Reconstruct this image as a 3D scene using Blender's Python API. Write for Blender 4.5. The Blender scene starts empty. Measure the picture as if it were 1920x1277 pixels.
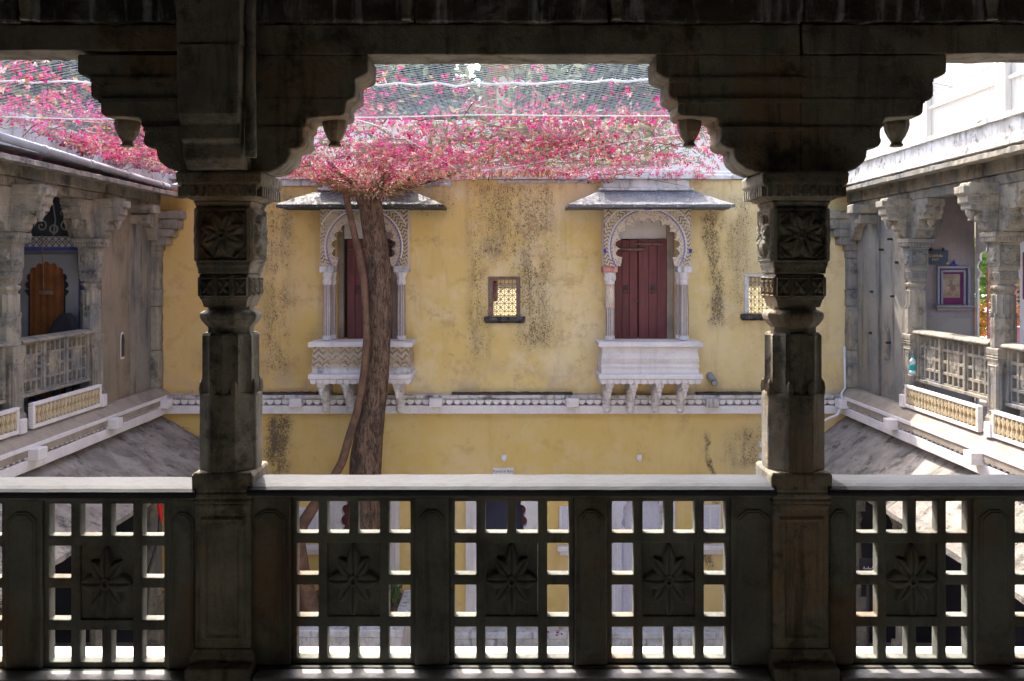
import bpy, bmesh, math, random
from mathutils import Vector, Matrix, noise as mnoise
R = random.Random(7)
PI = math.pi
sc = bpy.context.scene
E = 5.4            # eye height over the courtyard; heights below are written relative to the eye
F, CX, CY = 1750.0, 960.0, 505.0

# ---------------------------------------------------------------- camera, sky, sun, exposure
cam = bpy.data.cameras.new('camera'); co = bpy.data.objects.new('camera', cam)
sc.collection.objects.link(co); sc.camera = co
co.location = (0, 0, E); co.rotation_euler = (math.radians(90), 0, 0)
cam.sensor_width = 36; cam.lens = 36*F/1920; cam.shift_y = -(638.5-CY)/1920
cam.clip_start = 0.05; cam.clip_end = 2000
SUN_EL, SUN_AZ = math.radians(51), math.atan2(-0.34, 0.95)     # azimuth from +Y towards +X
w = bpy.data.worlds.new('World'); sc.world = w; w.use_nodes = True
nt = w.node_tree
sky = nt.nodes.new('ShaderNodeTexSky'); sky.sky_type = 'NISHITA'; sky.sun_disc = False
sky.sun_elevation = SUN_EL; sky.sun_rotation = SUN_AZ; sky.dust_density = 4.5; sky.ozone_density = 1.0
bg = nt.nodes['Background']; nt.links.new(sky.outputs[0], bg.inputs[0]); bg.inputs[1].default_value = 0.15
sl = bpy.data.lights.new('sun', 'SUN'); sl.energy = 2.1; sl.angle = math.radians(0.6); sl.color = (1, .93, .82)
so = bpy.data.objects.new('sun', sl); sc.collection.objects.link(so)
sd = Vector((math.sin(SUN_AZ)*math.cos(SUN_EL), math.cos(SUN_AZ)*math.cos(SUN_EL), math.sin(SUN_EL)))
so.rotation_euler = sd.to_track_quat('Z', 'Y').to_euler(); so.location = (0, 0, 40)
sc.view_settings.view_transform = 'Standard'; sc.view_settings.look = 'None'
sc.view_settings.exposure = 2.45; sc.view_settings.gamma = 1.0
sc.cycles.max_bounces = 7; sc.cycles.diffuse_bounces = 5; sc.cycles.transparent_max_bounces = 8

# ---------------------------------------------------------------- node helpers
class NT:
    def __init__(s, name):
        s.m = bpy.data.materials.new(name); s.m.use_nodes = True
        s.t = s.m.node_tree; s.b = s.t.nodes['Principled BSDF']
        g = s.n('ShaderNodeNewGeometry'); s.pos = g.outputs['Position']; s.geo = g
    def n(s, k, **kw):
        x = s.t.nodes.new(k)
        for a, b in kw.items(): setattr(x, a, b)
        return x
    def put(s, sock, v):
        if isinstance(v, bpy.types.NodeSocket): s.t.links.new(v, sock)
        elif isinstance(v, (tuple, list)) and len(v) == 3 and sock.type == 'RGBA': sock.default_value = (*v, 1)
        else: sock.default_value = v
    def math(s, op, a, b=0, c=0, clamp=False):
        x = s.n('ShaderNodeMath', operation=op, use_clamp=clamp)
        s.put(x.inputs[0], a); s.put(x.inputs[1], b)
        if op in ('MULTIPLY_ADD', 'COMPARE', 'SMOOTH_MIN'): s.put(x.inputs[2], c)
        return x.outputs[0]
    def vec(s, scale, off=(0, 0, 0)):
        x = s.n('ShaderNodeMapping'); s.put(x.inputs[0], s.pos)
        x.inputs['Scale'].default_value = scale; x.inputs['Location'].default_value = off
        return x.outputs[0]
    def noise(s, sc_, det=4, ro=.6, v=None, dist=0):
        x = s.n('ShaderNodeTexNoise'); s.put(x.inputs['Vector'], v if v is not None else s.pos)
        x.inputs['Scale'].default_value = sc_; x.inputs['Detail'].default_value = det
        x.inputs['Roughness'].default_value = ro; x.inputs['Distortion'].default_value = dist
        return x.outputs[0]
    def vor(s, sc_, v=None, feat='F1'):
        x = s.n('ShaderNodeTexVoronoi', feature=feat); s.put(x.inputs['Vector'], v if v is not None else s.pos)
        x.inputs['Scale'].default_value = sc_
        return x.outputs['Distance']
    def step(s, v, lo, hi):
        x = s.n('ShaderNodeMapRange', interpolation_type='SMOOTHSTEP'); s.put(x.inputs[0], v)
        x.inputs[1].default_value = lo; x.inputs[2].default_value = hi
        return x.outputs[0]
    def mix(s, f, a, b, mode='MIX'):
        x = s.n('ShaderNodeMix', data_type='RGBA', blend_type=mode)
        s.put(x.inputs[0], f); s.put(x.inputs[6], a); s.put(x.inputs[7], b)
        return x.outputs[2]
    def xyz(s):
        x = s.n('ShaderNodeSeparateXYZ'); s.put(x.inputs[0], s.pos); return x.outputs
    def bump(s, h, strength, dist):
        x = s.n('ShaderNodeBump'); s.put(x.inputs['Height'], h)
        x.inputs['Strength'].default_value = strength; x.inputs['Distance'].default_value = dist
        s.t.links.new(x.outputs[0], s.b.inputs['Normal'])
    def done(s, col, rough=.85, spec=.3):
        s.put(s.b.inputs['Base Color'], col); s.put(s.b.inputs['Roughness'], rough)
        s.b.inputs['Specular IOR Level'].default_value = spec
        return s.m

def weathered(name, c1, c2, dark, scale=3, stain=.5, streak=.4, rough=.88, bump=.5, bd=.008, third=None, spec=.3, off=0):
    k = NT(name); o = (off, off*.7, off*1.3)
    a = k.step(k.noise(scale, 5, .62, k.vec((1, 1, 1), o)), .36, .66)
    col = k.mix(a, c1, c2)
    if third is not None:
        col = k.mix(k.step(k.noise(scale*.45, 4, .6, k.vec((1, 1, 1), (o[0]+5, 3, 9))), .5, .66), col, third)
    st = k.noise(scale*1.3, 7, .72, k.vec((1, 1, 1), (o[0]+11, 2, 5)))
    col = k.mix(k.math('MULTIPLY', k.step(st, .5, .68), stain), col, dark)
    sk = k.noise(1, 6, .65, k.vec((scale*3.2, scale*3.2, scale*.35), (o[0], 4, 1)))
    col = k.mix(k.math('MULTIPLY', k.step(sk, .5, .7), streak), col, dark)
    fine = k.noise(scale*22, 4, .7)
    col = k.mix(k.math('MULTIPLY', k.step(fine, .35, .75), .28), col, k.mix(.55, col, (0, 0, 0)))
    h = k.math('ADD', k.math('MULTIPLY', k.noise(scale*5, 6, .65), 1.0), k.math('MULTIPLY', fine, .35))
    k.bump(h, bump, bd)
    return k.done(col, rough, spec)

M = {}
M['dark_stone'] = weathered('gallery_stone', (.36, .335, .27), (.21, .205, .175), (.05, .045, .036), 5, .75, .6, bump=.9, bd=.014, third=(.36, .265, .17), spec=.35)
M['rail_stone'] = weathered('olive_rail_stone', (.22, .23, .205), (.15, .155, .138), (.04, .034, .027), 2.6, .5, .5, bump=.7, bd=.008, third=(.21, .155, .10), spec=.35)
M['sill'] = weathered('worn_sill_stone', (.27, .275, .29), (.20, .205, .215), (.09, .088, .085), 4, .5, .2, rough=.4, bump=.5, bd=.006, spec=.5)
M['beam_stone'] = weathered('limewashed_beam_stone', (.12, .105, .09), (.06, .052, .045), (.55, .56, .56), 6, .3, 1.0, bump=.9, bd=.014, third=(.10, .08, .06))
M['rail'] = weathered('hand_worn_rail_stone', (.058, .064, .078), (.042, .046, .056), (.025, .025, .026), 3, .3, .1, rough=.62, bump=.3, bd=.004, spec=.12)
M['stone'] = weathered('weathered_sandstone', (.34, .295, .225), (.22, .205, .175), (.045, .04, .035), 3.2, .72, .5, bump=.9, bd=.016, third=(.19, .19, .185))
M['grey_plaster'] = weathered('grey_streaked_plaster', (.25, .23, .195), (.17, .17, .165), (.06, .057, .05), 1.6, .5, .85, bump=.5, bd=.008, third=(.28, .245, .185))
M['white'] = weathered('lime_white', (.74, .70, .68), (.66, .62, .62), (.30, .27, .25), 2.5, .25, .18, bump=.25, bd=.004)
M['old_white'] = weathered('old_lime_white', (.68, .67, .68), (.52, .51, .50), (.06, .06, .06), 3.3, .45, .6, bump=.35, bd=.006)
M['white_dirty'] = weathered('black_stained_white', (.62, .60, .60), (.42, .40, .38), (.035, .03, .03), 4.5, .85, .5, bump=.4, bd=.006)
M['lilac'] = weathered('pale_lilac_wall', (.60, .59, .68), (.56, .55, .62), (.40, .38, .42), 1.2, .2, .15, bump=.15, bd=.004)
M['chhajja'] = weathered('eave_slab_stone', (.34, .30, .26), (.21, .19, .168), (.045, .042, .04), 3.2, .85, .12, bump=1.0, bd=.03, third=(.40, .36, .32))
M['ledge'] = weathered('brown_ledge', (.36, .30, .24), (.26, .22, .18), (.12, .1, .08), 3, .4, .1)
M['slate'] = None
M['paving'] = weathered('courtyard_paving', (.44, .40, .37), (.34, .31, .29), (.16, .14, .13), 1.4, .4, 0, bump=.3)
M['soil'] = weathered('planter_soil', (.20, .13, .085), (.12, .08, .055), (.05, .035, .025), 6, .6, 0, bump=1, bd=.03)
M['floor'] = weathered('gallery_floor_stone', (.17, .165, .15), (.125, .12, .11), (.03, .026, .022), 2, .5, 0, bump=.4)
M['inner'] = weathered('dark_inner_plaster', (.21, .215, .22), (.16, .162, .165), (.06, .06, .058), 2, .5, .4)
M['mauve'] = weathered('mauve_inner_wall', (.27, .235, .25), (.235, .205, .21), (.14, .12, .11), 1.6, .25, .2, bump=.2, bd=.004)
M['ochre'] = weathered('ochre_infill', (.40, .25, .09), (.33, .2, .08), (.18, .12, .06), 7, .3, .1)
M['tracery'] = weathered('cream_tracery', (.60, .50, .33), (.52, .42, .26), (.3, .22, .13), 7, .3, .1)
M['bark'] = None

def slate():
    k = NT('dark_slate')
    c = k.mix(k.step(k.noise(5, 5, .65), .35, .65), (.025, .026, .03), (.055, .057, .063))
    c = k.mix(k.math('MULTIPLY', k.step(k.noise(30, 3, .7), .60, .68), .7), c, (.55, .55, .58))
    c = k.mix(k.step(k.noise(2.6, 6, .7, k.vec((1, 1, 1), (3, 3, 3))), .62, .70), c, (.35, .33, .33))
    k.bump(k.noise(18, 5, .7), .6, .01)
    return k.done(c, .7, .4)
M['slate'] = slate()
def slate2():
    k = NT('pale_worn_slate')
    c = k.mix(k.step(k.noise(6, 5, .65), .35, .65), (.085, .09, .105), (.13, .135, .15))
    c = k.mix(k.math('MULTIPLY', k.step(k.noise(34, 3, .7), .58, .68), .8), c, (.55, .55, .58))
    k.bump(k.noise(18, 5, .7), .6, .01)
    return k.done(c, .7, .4)
M['slate_pale'] = slate2()

def bark():
    k = NT('tree_bark')
    v = k.vec((22, 22, 5.5))
    n = k.noise(1, 6, .7, v, 1.2); big = k.noise(2.5, 4)
    c = k.mix(k.step(n, .38, .62), (.055, .036, .026), (.21, .14, .095))
    c = k.mix(k.step(big, .5, .62), c, k.mix(.5, c, (.04, .035, .032)))
    k.bump(n, 1.0, .03)
    return k.done(c, .95, .15)
M['bark'] = bark()

def yellow(name, marks=True):
    k = NT(name)
    x, y, z = k.xyz()
    zr = k.math('SUBTRACT', z, E)
    c = k.mix(k.step(k.noise(.9, 5, .6), .38, .62), (.72, .575, .30), (.66, .49, .185))
    c = k.mix(k.math('MULTIPLY', k.step(k.noise(1.6, 6, .7, k.vec((1, 1, 1), (7, 7, 2))), .46, .66), .55), c, (.72, .62, .42))
    c = k.mix(k.math('MULTIPLY', k.step(k.noise(1, 6, .7, k.vec((3.5, 3.5, .5), (2, 7, 2))), .52, .72), .45), c, (.46, .29, .09))
    c = k.mix(k.math('MULTIPLY', k.step(k.noise(2.3, 8, .75, k.vec((1, 1, 1.2), (9, 1, 4))), .52, .66), .6), c, (.42, .28, .13))
    c = k.mix(k.math('MULTIPLY', k.step(k.noise(7, 5, .7), .56, .75), .25), c, (.75, .66, .48))
    c = k.mix(k.math('MULTIPLY', k.math('SUBTRACT', 1, k.step(x, -4.6, -1.2)), .62), c, (.52, .315, .085))
    c = k.mix(k.math('MULTIPLY', k.math('SUBTRACT', 1, k.step(zr, -2.3, -1.9)), .45), c, (.58, .40, .12))
    c = k.mix(k.math('MULTIPLY', k.step(x, 2.2, 3.6), .4), c, (.62, .50, .29))
    if marks:
        # x-centre, half width, low z, high z, density : columns of black weather pitting left by run-off
        cols = [(-3.55, .34, -1.75, 1.2, .9), (-.48, .20, -1.45, 1.35, .8), (.34, .42, -1.3, 1.35, .95), (-.1, .75, .0, 1.36, .95), (3.05, .15, -.95, .9, 1.25),
                (3.4, .34, -.7, 1.15, .8), (-3.5, .26, -3.2, -2.15, 1.6), (2.97, .055, -3.3, -2.45, 1.5), (3.55, .36, -2.95, -2.35, 1.0), (.28, .1, -1.3, .5, 1.15),
                (-1.1, .5, .8, 1.35, .6), (-4.6, .3, -1.5, -1.1, .5), (3.0, .07, -4.6, -3.3, 1.3)]
        tot = None
        wob = k.math('MULTIPLY', k.math('SUBTRACT', k.noise(1.3, 4, .6), .5), .5)
        xw = k.math('ADD', x, wob)
        for cx, hw, z0, z1, d in cols:
            a = k.math('SUBTRACT', 1, k.step(k.math('ABSOLUTE', k.math('SUBTRACT', xw, cx)), hw*.25, hw*1.3))
            b = k.math('MULTIPLY', k.step(zr, z0-.1, z0+.3 if z1-z0 > 1 else z0+.05), k.math('SUBTRACT', 1, k.step(zr, z1-.15, z1+.1)))
            t = k.math('MULTIPLY', k.math('MULTIPLY', a, b), d)
            tot = t if tot is None else k.math('MAXIMUM', tot, t)
        mod = k.math('MULTIPLY', tot, k.step(k.noise(2.6, 5, .65, k.vec((1.4, 1.4, .7))), .22, .52))
        pit = k.noise(1, 3, .55, k.vec((33, 33, 21)), 2.0)
        thr = k.math('SUBTRACT', .70, k.math('MULTIPLY', mod, .215))
        f = k.math('MULTIPLY', k.math('SUBTRACT', pit, thr), 9, clamp=True)
        f = k.math('MULTIPLY', f, k.step(mod, .12, .3))
        run = k.step(k.noise(1, 6, .7, k.vec((7, 7, .55))), .40, .66)
        grime = k.math('MULTIPLY', k.math('ADD', k.math('MULTIPLY', mod, .22), k.math('MULTIPLY', k.math('MULTIPLY', mod, run), .42)), 1.0)
        c = k.mix(grime, c, (.24, .19, .11))
        c = k.mix(k.math('MULTIPLY', f, .82), c, (.085, .062, .038))
        # damp grime just over the string course and under the coping
        lo = k.math('MULTIPLY', k.math('SUBTRACT', 1, k.step(k.math('ABSOLUTE', k.math('ADD', zr, 1.72)), .02, .5)), k.step(k.noise(2.2, 6, .7), .42, .7))
        c = k.mix(k.math('MULTIPLY', lo, .6), c, (.42, .33, .25))
        hi = k.math('MULTIPLY', k.step(zr, 1.1, 1.36), k.step(k.noise(1, 6, .75, k.vec((5, 5, 1.5))), .5, .68))
        c = k.mix(k.math('MULTIPLY', hi, .7), c, (.12, .09, .06))
    if marks:
        rn = k.step(k.noise(1, 7, .75, k.vec((6, 6, .28), (1, 8, 2))), .53, .72)
        c = k.mix(k.math('MULTIPLY', k.math('MULTIPLY', rn, k.step(zr, -.6, 1.35)), .5), c, (.20, .15, .09))
        rn2 = k.step(k.noise(1, 7, .75, k.vec((2.2, 2.2, .9), (4, 8, 6))), .55, .70)
        c = k.mix(k.math('MULTIPLY', rn2, .35), c, (.36, .27, .16))
    k.bump(k.math('ADD', k.noise(9, 6, .7), k.math('MULTIPLY', k.noise(45, 3), .3)), .35, .008)
    return k.done(c, .9, .2)
M['yellow'] = yellow('yellow_limewash')

def chevron(name, light, dark, kx=9, kz=24, amount=1.0, arc=None, accent=None):
    """zigzag painted lines; with arc=(cx, cz) the lines run round that centre"""
    k = NT(name); x, y, z = k.xyz()
    if arc:
        dx = k.math('SUBTRACT', x, arc[0]); dz = k.math('SUBTRACT', z, arc[1]+E)
        r = k.math('SQRT', k.math('ADD', k.math('MULTIPLY', dx, dx), k.math('MULTIPLY', dz, dz)))
        th = k.math('ARCTAN2', dz, dx)
        u = k.math('MULTIPLY', r, kx); v = k.math('MULTIPLY', th, kz*.5)
    else:
        u = k.math('MULTIPLY', k.math('ADD', x, k.math('MULTIPLY', y, 1.0)), kx); v = k.math('MULTIPLY', z, kz)
    tri = k.math('PINGPONG', u, .5)
    ln = k.math('PINGPONG', k.math('ADD', v, k.math('MULTIPLY', tri, 1.6)), .5)
    f = k.math('SUBTRACT', 1, k.step(ln, .17, .26))
    wear = k.step(k.noise(4, 5, .7), .35, .55)
    f = k.math('MULTIPLY', k.math('MULTIPLY', f, wear), amount)
    c = k.mix(k.step(k.noise(6, 5), .4, .6), light, tuple(a*.86 for a in light))
    c = k.mix(f, c, dark)
    if accent and arc:
        e = k.math('SUBTRACT', 1, k.step(k.math('ABSOLUTE', k.math('SUBTRACT', r, accent)), .008, .016))
        c = k.mix(k.math('MULTIPLY', e, .7), c, (.13, .12, .36))
        inn = k.math('MULTIPLY', k.math('SUBTRACT', 1, k.step(r, accent-.03, accent-.01)), 1.0)
        sp = k.math('MULTIPLY', inn, k.step(k.noise(45, 2, .5), .55, .62))
        c = k.mix(inn, c, light); c = k.mix(k.math('MULTIPLY', sp, .7), c, (.12, .10, .22))
        out = k.step(r, accent+.155, accent+.165)
        zz = k.math('SUBTRACT', 1, k.step(k.math('PINGPONG', k.math('ADD', k.math('MULTIPLY', z, 15), k.math('MULTIPLY', k.math('PINGPONG', k.math('MULTIPLY', x, 8.5), .5), 1.8)), .5), .17, .26))
        c2 = k.mix(k.math('MULTIPLY', zz, wear), light, dark)
        c = k.mix(out, c, c2)
        rim = k.math('SUBTRACT', 1, k.step(k.math('ABSOLUTE', k.math('SUBTRACT', r, accent+.16)), .006, .014))
        c = k.mix(rim, c, (.14, .10, .08))
    k.bump(k.noise(25, 4), .3, .004)
    return k.done(c, .85, .25)

def simple(name, c1, c2=None, sc_=6, rough=.7, spec=.35, bump=.2, metal=0):
    k = NT(name); c2 = c2 or tuple(a*.75 for a in c1)
    c = k.mix(k.step(k.noise(sc_, 4, .6), .35, .65), c1, c2)
    if bump: k.bump(k.noise(sc_*6, 4), bump, .004)
    k.b.inputs['Metallic'].default_value = metal
    return k.done(c, rough, spec)
M['pvc'] = simple('grey_white_pipe', (.30, .31, .34), (.24, .25, .28), 3, .45, .5, 0)
M['plastic_white'] = simple('white_plastic', (.7, .7, .7), (.62, .62, .62), 5, .5, .4, 0)
M['rope'] = simple('white_cord', (.7, .7, .7), (.6, .6, .6), 5, .8, .2, 0)
M['black'] = simple('black_iron', (.02, .02, .02), (.03, .03, .03), 5, .5, .4, 0)
M['red_cloth'] = simple('red_cloth', (.55, .02, .02), (.42, .02, .02), 6, .8, .1)
M['navy'] = simple('navy_sign_paint', (.012, .028, .06), (.018, .035, .07), 3, .45, .4, 0)
M['gold'] = simple('dull_gold_paint', (.45, .33, .14), (.38, .28, .12), 9, .6, .3, 0)
M['blue'] = simple('ultramarine_paint', (.035, .03, .33), (.05, .05, .25), 9, .7, .3, 0)
M['red_ochre'] = simple('red_ochre_paint', (.42, .10, .07), (.50, .30, .26), 14, .8, .2)
M['cream'] = simple('cream_print', (.26, .22, .16), (.19, .14, .10), 12, .8, .2, 0)
M['purple_mat'] = simple('purple_mount', (.13, .02, .08), (.10, .015, .07), 8, .8, .2, 0)
M['orange_cloth'] = simple('rust_curtain', (.20, .075, .025), (.13, .05, .02), 5, .85, .1)
M['teal'] = simple('teal_label', (.0, .33, .31), (.0, .28, .28), 5, .4, .4, 0)
M['old_wood'] = simple('grey_wood', (.22, .15, .12), (.13, .09, .07), 8, .8, .2)
M['red_jali'] = simple('red_painted_jali', (.50, .12, .13), (.55, .25, .26), 12, .8, .2)
M['fillet'] = simple('brown_fillet_paint', (.26, .19, .15), (.36, .29, .24), 20, .8, .2, 0)
M['ink'] = simple('black_lettering', (.02, .02, .025), (.03, .03, .03), 5, .7, .2, 0)
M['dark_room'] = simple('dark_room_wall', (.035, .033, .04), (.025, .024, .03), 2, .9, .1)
M['indigo_room'] = simple('indigo_room_shade', (.055, .055, .085), (.045, .045, .07), 2, .9, .1)  # dark colour standing in for the unlit room inside the middle doorway

def door_mat():
    k = NT('maroon_door_paint')
    n = k.noise(1, 6, .7, k.vec((22, 22, 1.6)))
    c = k.mix(k.step(n, .35, .7), (.185, .050, .050), (.11, .034, .034))
    c = k.mix(k.math('MULTIPLY', k.step(k.noise(1.8, 5, .7), .45, .65), .55), c, (.085, .045, .038))
    c = k.mix(k.math('MULTIPLY', k.step(k.noise(1, 5, .7, k.vec((60, 60, 3))), .62, .70), .5), c, (.25, .13, .11))
    c = k.mix(k.math('MULTIPLY', k.step(k.noise(9, 6, .75), .62, .72), .5), c, (.26, .11, .10))
    k.bump(n, .5, .006)
    return k.done(c, .62, .35)
M['door'] = door_mat()

def translucent(name, c1, c2, c3, t=.45, isl=True, sc_=9):
    k = NT(name)
    f = k.geo.outputs['Random Per Island'] if isl else k.noise(sc_)
    c = k.mix(k.step(f, .2, .5), c1, c2); c = k.mix(k.step(f, .62, .8), c, c3)
    tr = k.n('ShaderNodeBsdfTranslucent'); k.put(tr.inputs[0], c)
    k.put(k.b.inputs['Base Color'], c); k.b.inputs['Roughness'].default_value = .75; k.b.inputs['Specular IOR Level'].default_value = .2
    mx = k.n('ShaderNodeMixShader'); mx.inputs[0].default_value = t
    k.t.links.new(k.b.outputs[0], mx.inputs[1]); k.t.links.new(tr.outputs[0], mx.inputs[2])
    k.t.links.new(mx.outputs[0], k.t.nodes['Material Output'].inputs[0])
    return k.m
M['bract'] = translucent('pink_bracts', (.34, .010, .12), (.42, .028, .17), (.27, .012, .045), .33)
M['bract_dry'] = translucent('salmon_bracts', (.34, .04, .055), (.46, .13, .11), (.20, .025, .028), .3)
M['bract_pale'] = translucent('bracts_painted_sunlit', (.66, .34, .36), (.70, .48, .42), (.55, .20, .26), .3)  # sunlight on the blooms is put into this paler colour
M['leaf'] = translucent('green_leaf', (.10, .15, .05), (.14, .18, .08), (.07, .10, .04), .4)
M['leaf_dry'] = translucent('dry_leaf', (.26, .16, .08), (.34, .24, .13), (.15, .08, .045), .3)
M['leaf_far'] = translucent('far_leaf', (.13, .17, .10), (.21, .24, .15), (.08, .11, .07), .4)
M['leaf_orange'] = translucent('orange_bloom', (.75, .25, .04), (.80, .40, .08), (.16, .28, .06), .4)
M['leaf_lime'] = translucent('lime_leaf', (.35, .45, .08), (.28, .40, .10), (.15, .28, .07), .45)
M['curtain'] = translucent('added_backlit_sheet', (.68, .62, .42), (.66, .60, .38), (.62, .55, .36), .65, False, 1)  # for the added backlit sheets behind the lattice windows
M['net'] = simple('white_nylon', (.55, .55, .55), (.50, .50, .50), 5, .6, .3, 0)

# ---------------------------------------------------------------- mesh helpers
class MB:
    def __init__(s): s.v = []; s.f = []
    def add(s, vs, fs):
        o = len(s.v); s.v += [tuple(p) for p in vs]; s.f += [tuple(i+o for i in f) for f in fs]; return s
    def box(s, x0, x1, y0, y1, z0, z1):
        return s.add([(x0,y0,z0),(x1,y0,z0),(x1,y1,z0),(x0,y1,z0),(x0,y0,z1),(x1,y0,z1),(x1,y1,z1),(x0,y1,z1)],
                     [(0,3,2,1),(4,5,6,7),(0,1,5,4),(1,2,6,5),(2,3,7,6),(3,0,4,7)])
    def cbox(s, cx, cy, cz, hx, hy, hz): return s.box(cx-hx, cx+hx, cy-hy, cy+hy, cz-hz, cz+hz)
    def prism(s, poly, ax, a0, a1):
        """poly in the two other axes (in x,y,z order) extruded along ax"""
        def p(u, v, a): return {'x': (a, u, v), 'y': (u, a, v), 'z': (u, v, a)}[ax]
        n = len(poly)
        vs = [p(u, v, a0) for u, v in poly]+[p(u, v, a1) for u, v in poly]
        fs = [tuple(range(n)), tuple(range(2*n-1, n-1, -1))]+[(i, (i+1) % n, (i+1) % n+n, i+n) for i in range(n)]
        return s.add(vs, fs)
    def rings(s, rings, closed=True):
        n = len(rings[0]); vs = [p for r in rings for p in r]; fs = []
        for k in range(len(rings)-1):
            for i in range(n):
                j = (i+1) % n; fs.append((k*n+i, k*n+j, (k+1)*n+j, (k+1)*n+i))
        if closed: fs += [tuple(range(n))[::-1], tuple(range((len(rings)-1)*n, len(rings)*n))]
        return s.add(vs, fs)
    def lathe(s, prof, n=16, c=(0, 0, 0), rot=0, shape=None):
        rg = []
        for r, z in prof:
            ring = []
            for i in range(n):
                a = 2*PI*i/n+rot; rr = r*(shape(a) if shape else 1)
                ring.append((c[0]+rr*math.cos(a), c[1]+rr*math.sin(a), c[2]+z))
            rg.append(ring)
        return s.rings(rg)
    def sq(s, prof, c=(0, 0, 0)):
        """stack of squares: (half width, z)"""
        return s.rings([[(c[0]-h, c[1]-h, c[2]+z), (c[0]+h, c[1]-h, c[2]+z), (c[0]+h, c[1]+h, c[2]+z), (c[0]-h, c[1]+h, c[2]+z)] for h, z in prof])
    def tube(s, pts, rad, n=8):
        pts = [Vector(p) for p in pts]; rg = []; up = Vector((0, 0, 1)); prev = None
        for i, p in enumerate(pts):
            d = (pts[min(i+1, len(pts)-1)]-pts[max(i-1, 0)]).normalized()
            if prev is None:
                a = d.cross(up)
                if a.length < .05: a = d.cross(Vector((1, 0, 0)))
            else: a = prev-d*prev.dot(d)
            a.normalize(); prev = a; b = d.cross(a); r = rad[i] if isinstance(rad, (list, tuple)) else rad
            rg.append([tuple(p+(a*math.cos(2*PI*j/n)+b*math.sin(2*PI*j/n))*r) for j in range(n)])
        return s.rings(rg)
    def plate(s, xs, zs, holes, y0, y1):
        """wall in the x-z plane on grid lines xs, zs with the cells in holes left out"""
        nx, nz = len(xs), len(zs); vs = []; ix = {}
        def g(i, j, k):
            if (i, j, k) not in ix: ix[(i, j, k)] = len(vs); vs.append((xs[i], (y0, y1)[k], zs[j]))
            return ix[(i, j, k)]
        sol = lambda i, j: 0 <= i < nx-1 and 0 <= j < nz-1 and (i, j) not in holes
        fs = []
        for i in range(nx-1):
            for j in range(nz-1):
                if not sol(i, j): continue
                fs.append((g(i,j,0), g(i+1,j,0), g(i+1,j+1,0), g(i,j+1,0)))
                fs.append((g(i,j,1), g(i,j+1,1), g(i+1,j+1,1), g(i+1,j,1)))
                if not sol(i-1, j): fs.append((g(i,j,0), g(i,j+1,0), g(i,j+1,1), g(i,j,1)))
                if not sol(i+1, j): fs.append((g(i+1,j,0), g(i+1,j,1), g(i+1,j+1,1), g(i+1,j+1,0)))
                if not sol(i, j-1): fs.append((g(i,j,0), g(i,j,1), g(i+1,j,1), g(i+1,j,0)))
                if not sol(i, j+1): fs.append((g(i,j+1,0), g(i+1,j+1,0), g(i+1,j+1,1), g(i,j+1,1)))
        return s.add(vs, fs)
    def relief(s, x0, x1, z0, z1, y, fn, nx, nz):
        """carved face looking to -y: height field over the rectangle"""
        vs = []; fs = []
        for j in range(nz+1):
            for i in range(nx+1):
                u, v = 2*i/nx-1, 2*j/nz-1
                vs.append((x0+(x1-x0)*i/nx, y-fn(u, v), z0+(z1-z0)*j/nz))
        for j in range(nz):
            for i in range(nx):
                a = j*(nx+1)+i; fs.append((a, a+1, a+nx+2, a+nx+1))
        return s.add(vs, fs)
    def xf(s, fn): s.v = [tuple(fn(*p)) for p in s.v]; return s
    def build(s, name, mat, parent=None, bevel=0, seg=1, rough=0, cell=0, freq=9, smooth=False, local=False, seed=0, recalc=True):
        o = Vector((0, 0, 0))
        if parent is not None and not local:
            q = parent
            while q is not None: o += q.location; q = q.parent
        elif not local: o = Vector((0, 0, 0))
        dz = 0 if local else E
        vs = [(p[0]-o.x, p[1]-o.y, p[2]+dz-o.z) for p in s.v]
        me = bpy.data.meshes.new(name)
        me.from_pydata(vs, [], s.f)
        if bevel or rough or recalc:
            bm = bmesh.new(); bm.from_mesh(me)
            if recalc: bmesh.ops.recalc_face_normals(bm, faces=bm.faces)
            if bevel:
                ed = [e for e in bm.edges if len(e.link_faces) == 2 and e.calc_face_angle(0) > .5]
                bmesh.ops.bevel(bm, geom=ed, offset=bevel, segments=seg, affect='EDGES', profile=.6, clamp_overlap=True)
            if rough:
                for _ in range(5):
                    ed = [e for e in bm.edges if e.calc_length() > cell]
                    if not ed: break
                    bmesh.ops.subdivide_edges(bm, edges=ed, cuts=1, use_grid_fill=True)
                bmesh.ops.triangulate(bm, faces=[f for f in bm.faces if len(f.verts) > 4])
                bm.normal_update()
                off = Vector((seed*3.7, seed*1.3, 0))
                mv = []
                for v in bm.verts:
                    p = v.co*freq+off
                    d = mnoise.noise(p)+.5*mnoise.noise(p*2.7)
                    mv.append((v, v.normal*d*rough))
                for v, d in mv: v.co += d
            bm.to_mesh(me); bm.free()
        me.materials.append(mat)
        if smooth: me.polygons.foreach_set('use_smooth', [True]*len(me.polygons))
        ob = bpy.data.objects.new(name, me); sc.collection.objects.link(ob)
        if parent is not None: ob.parent = parent
        return ob

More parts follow.
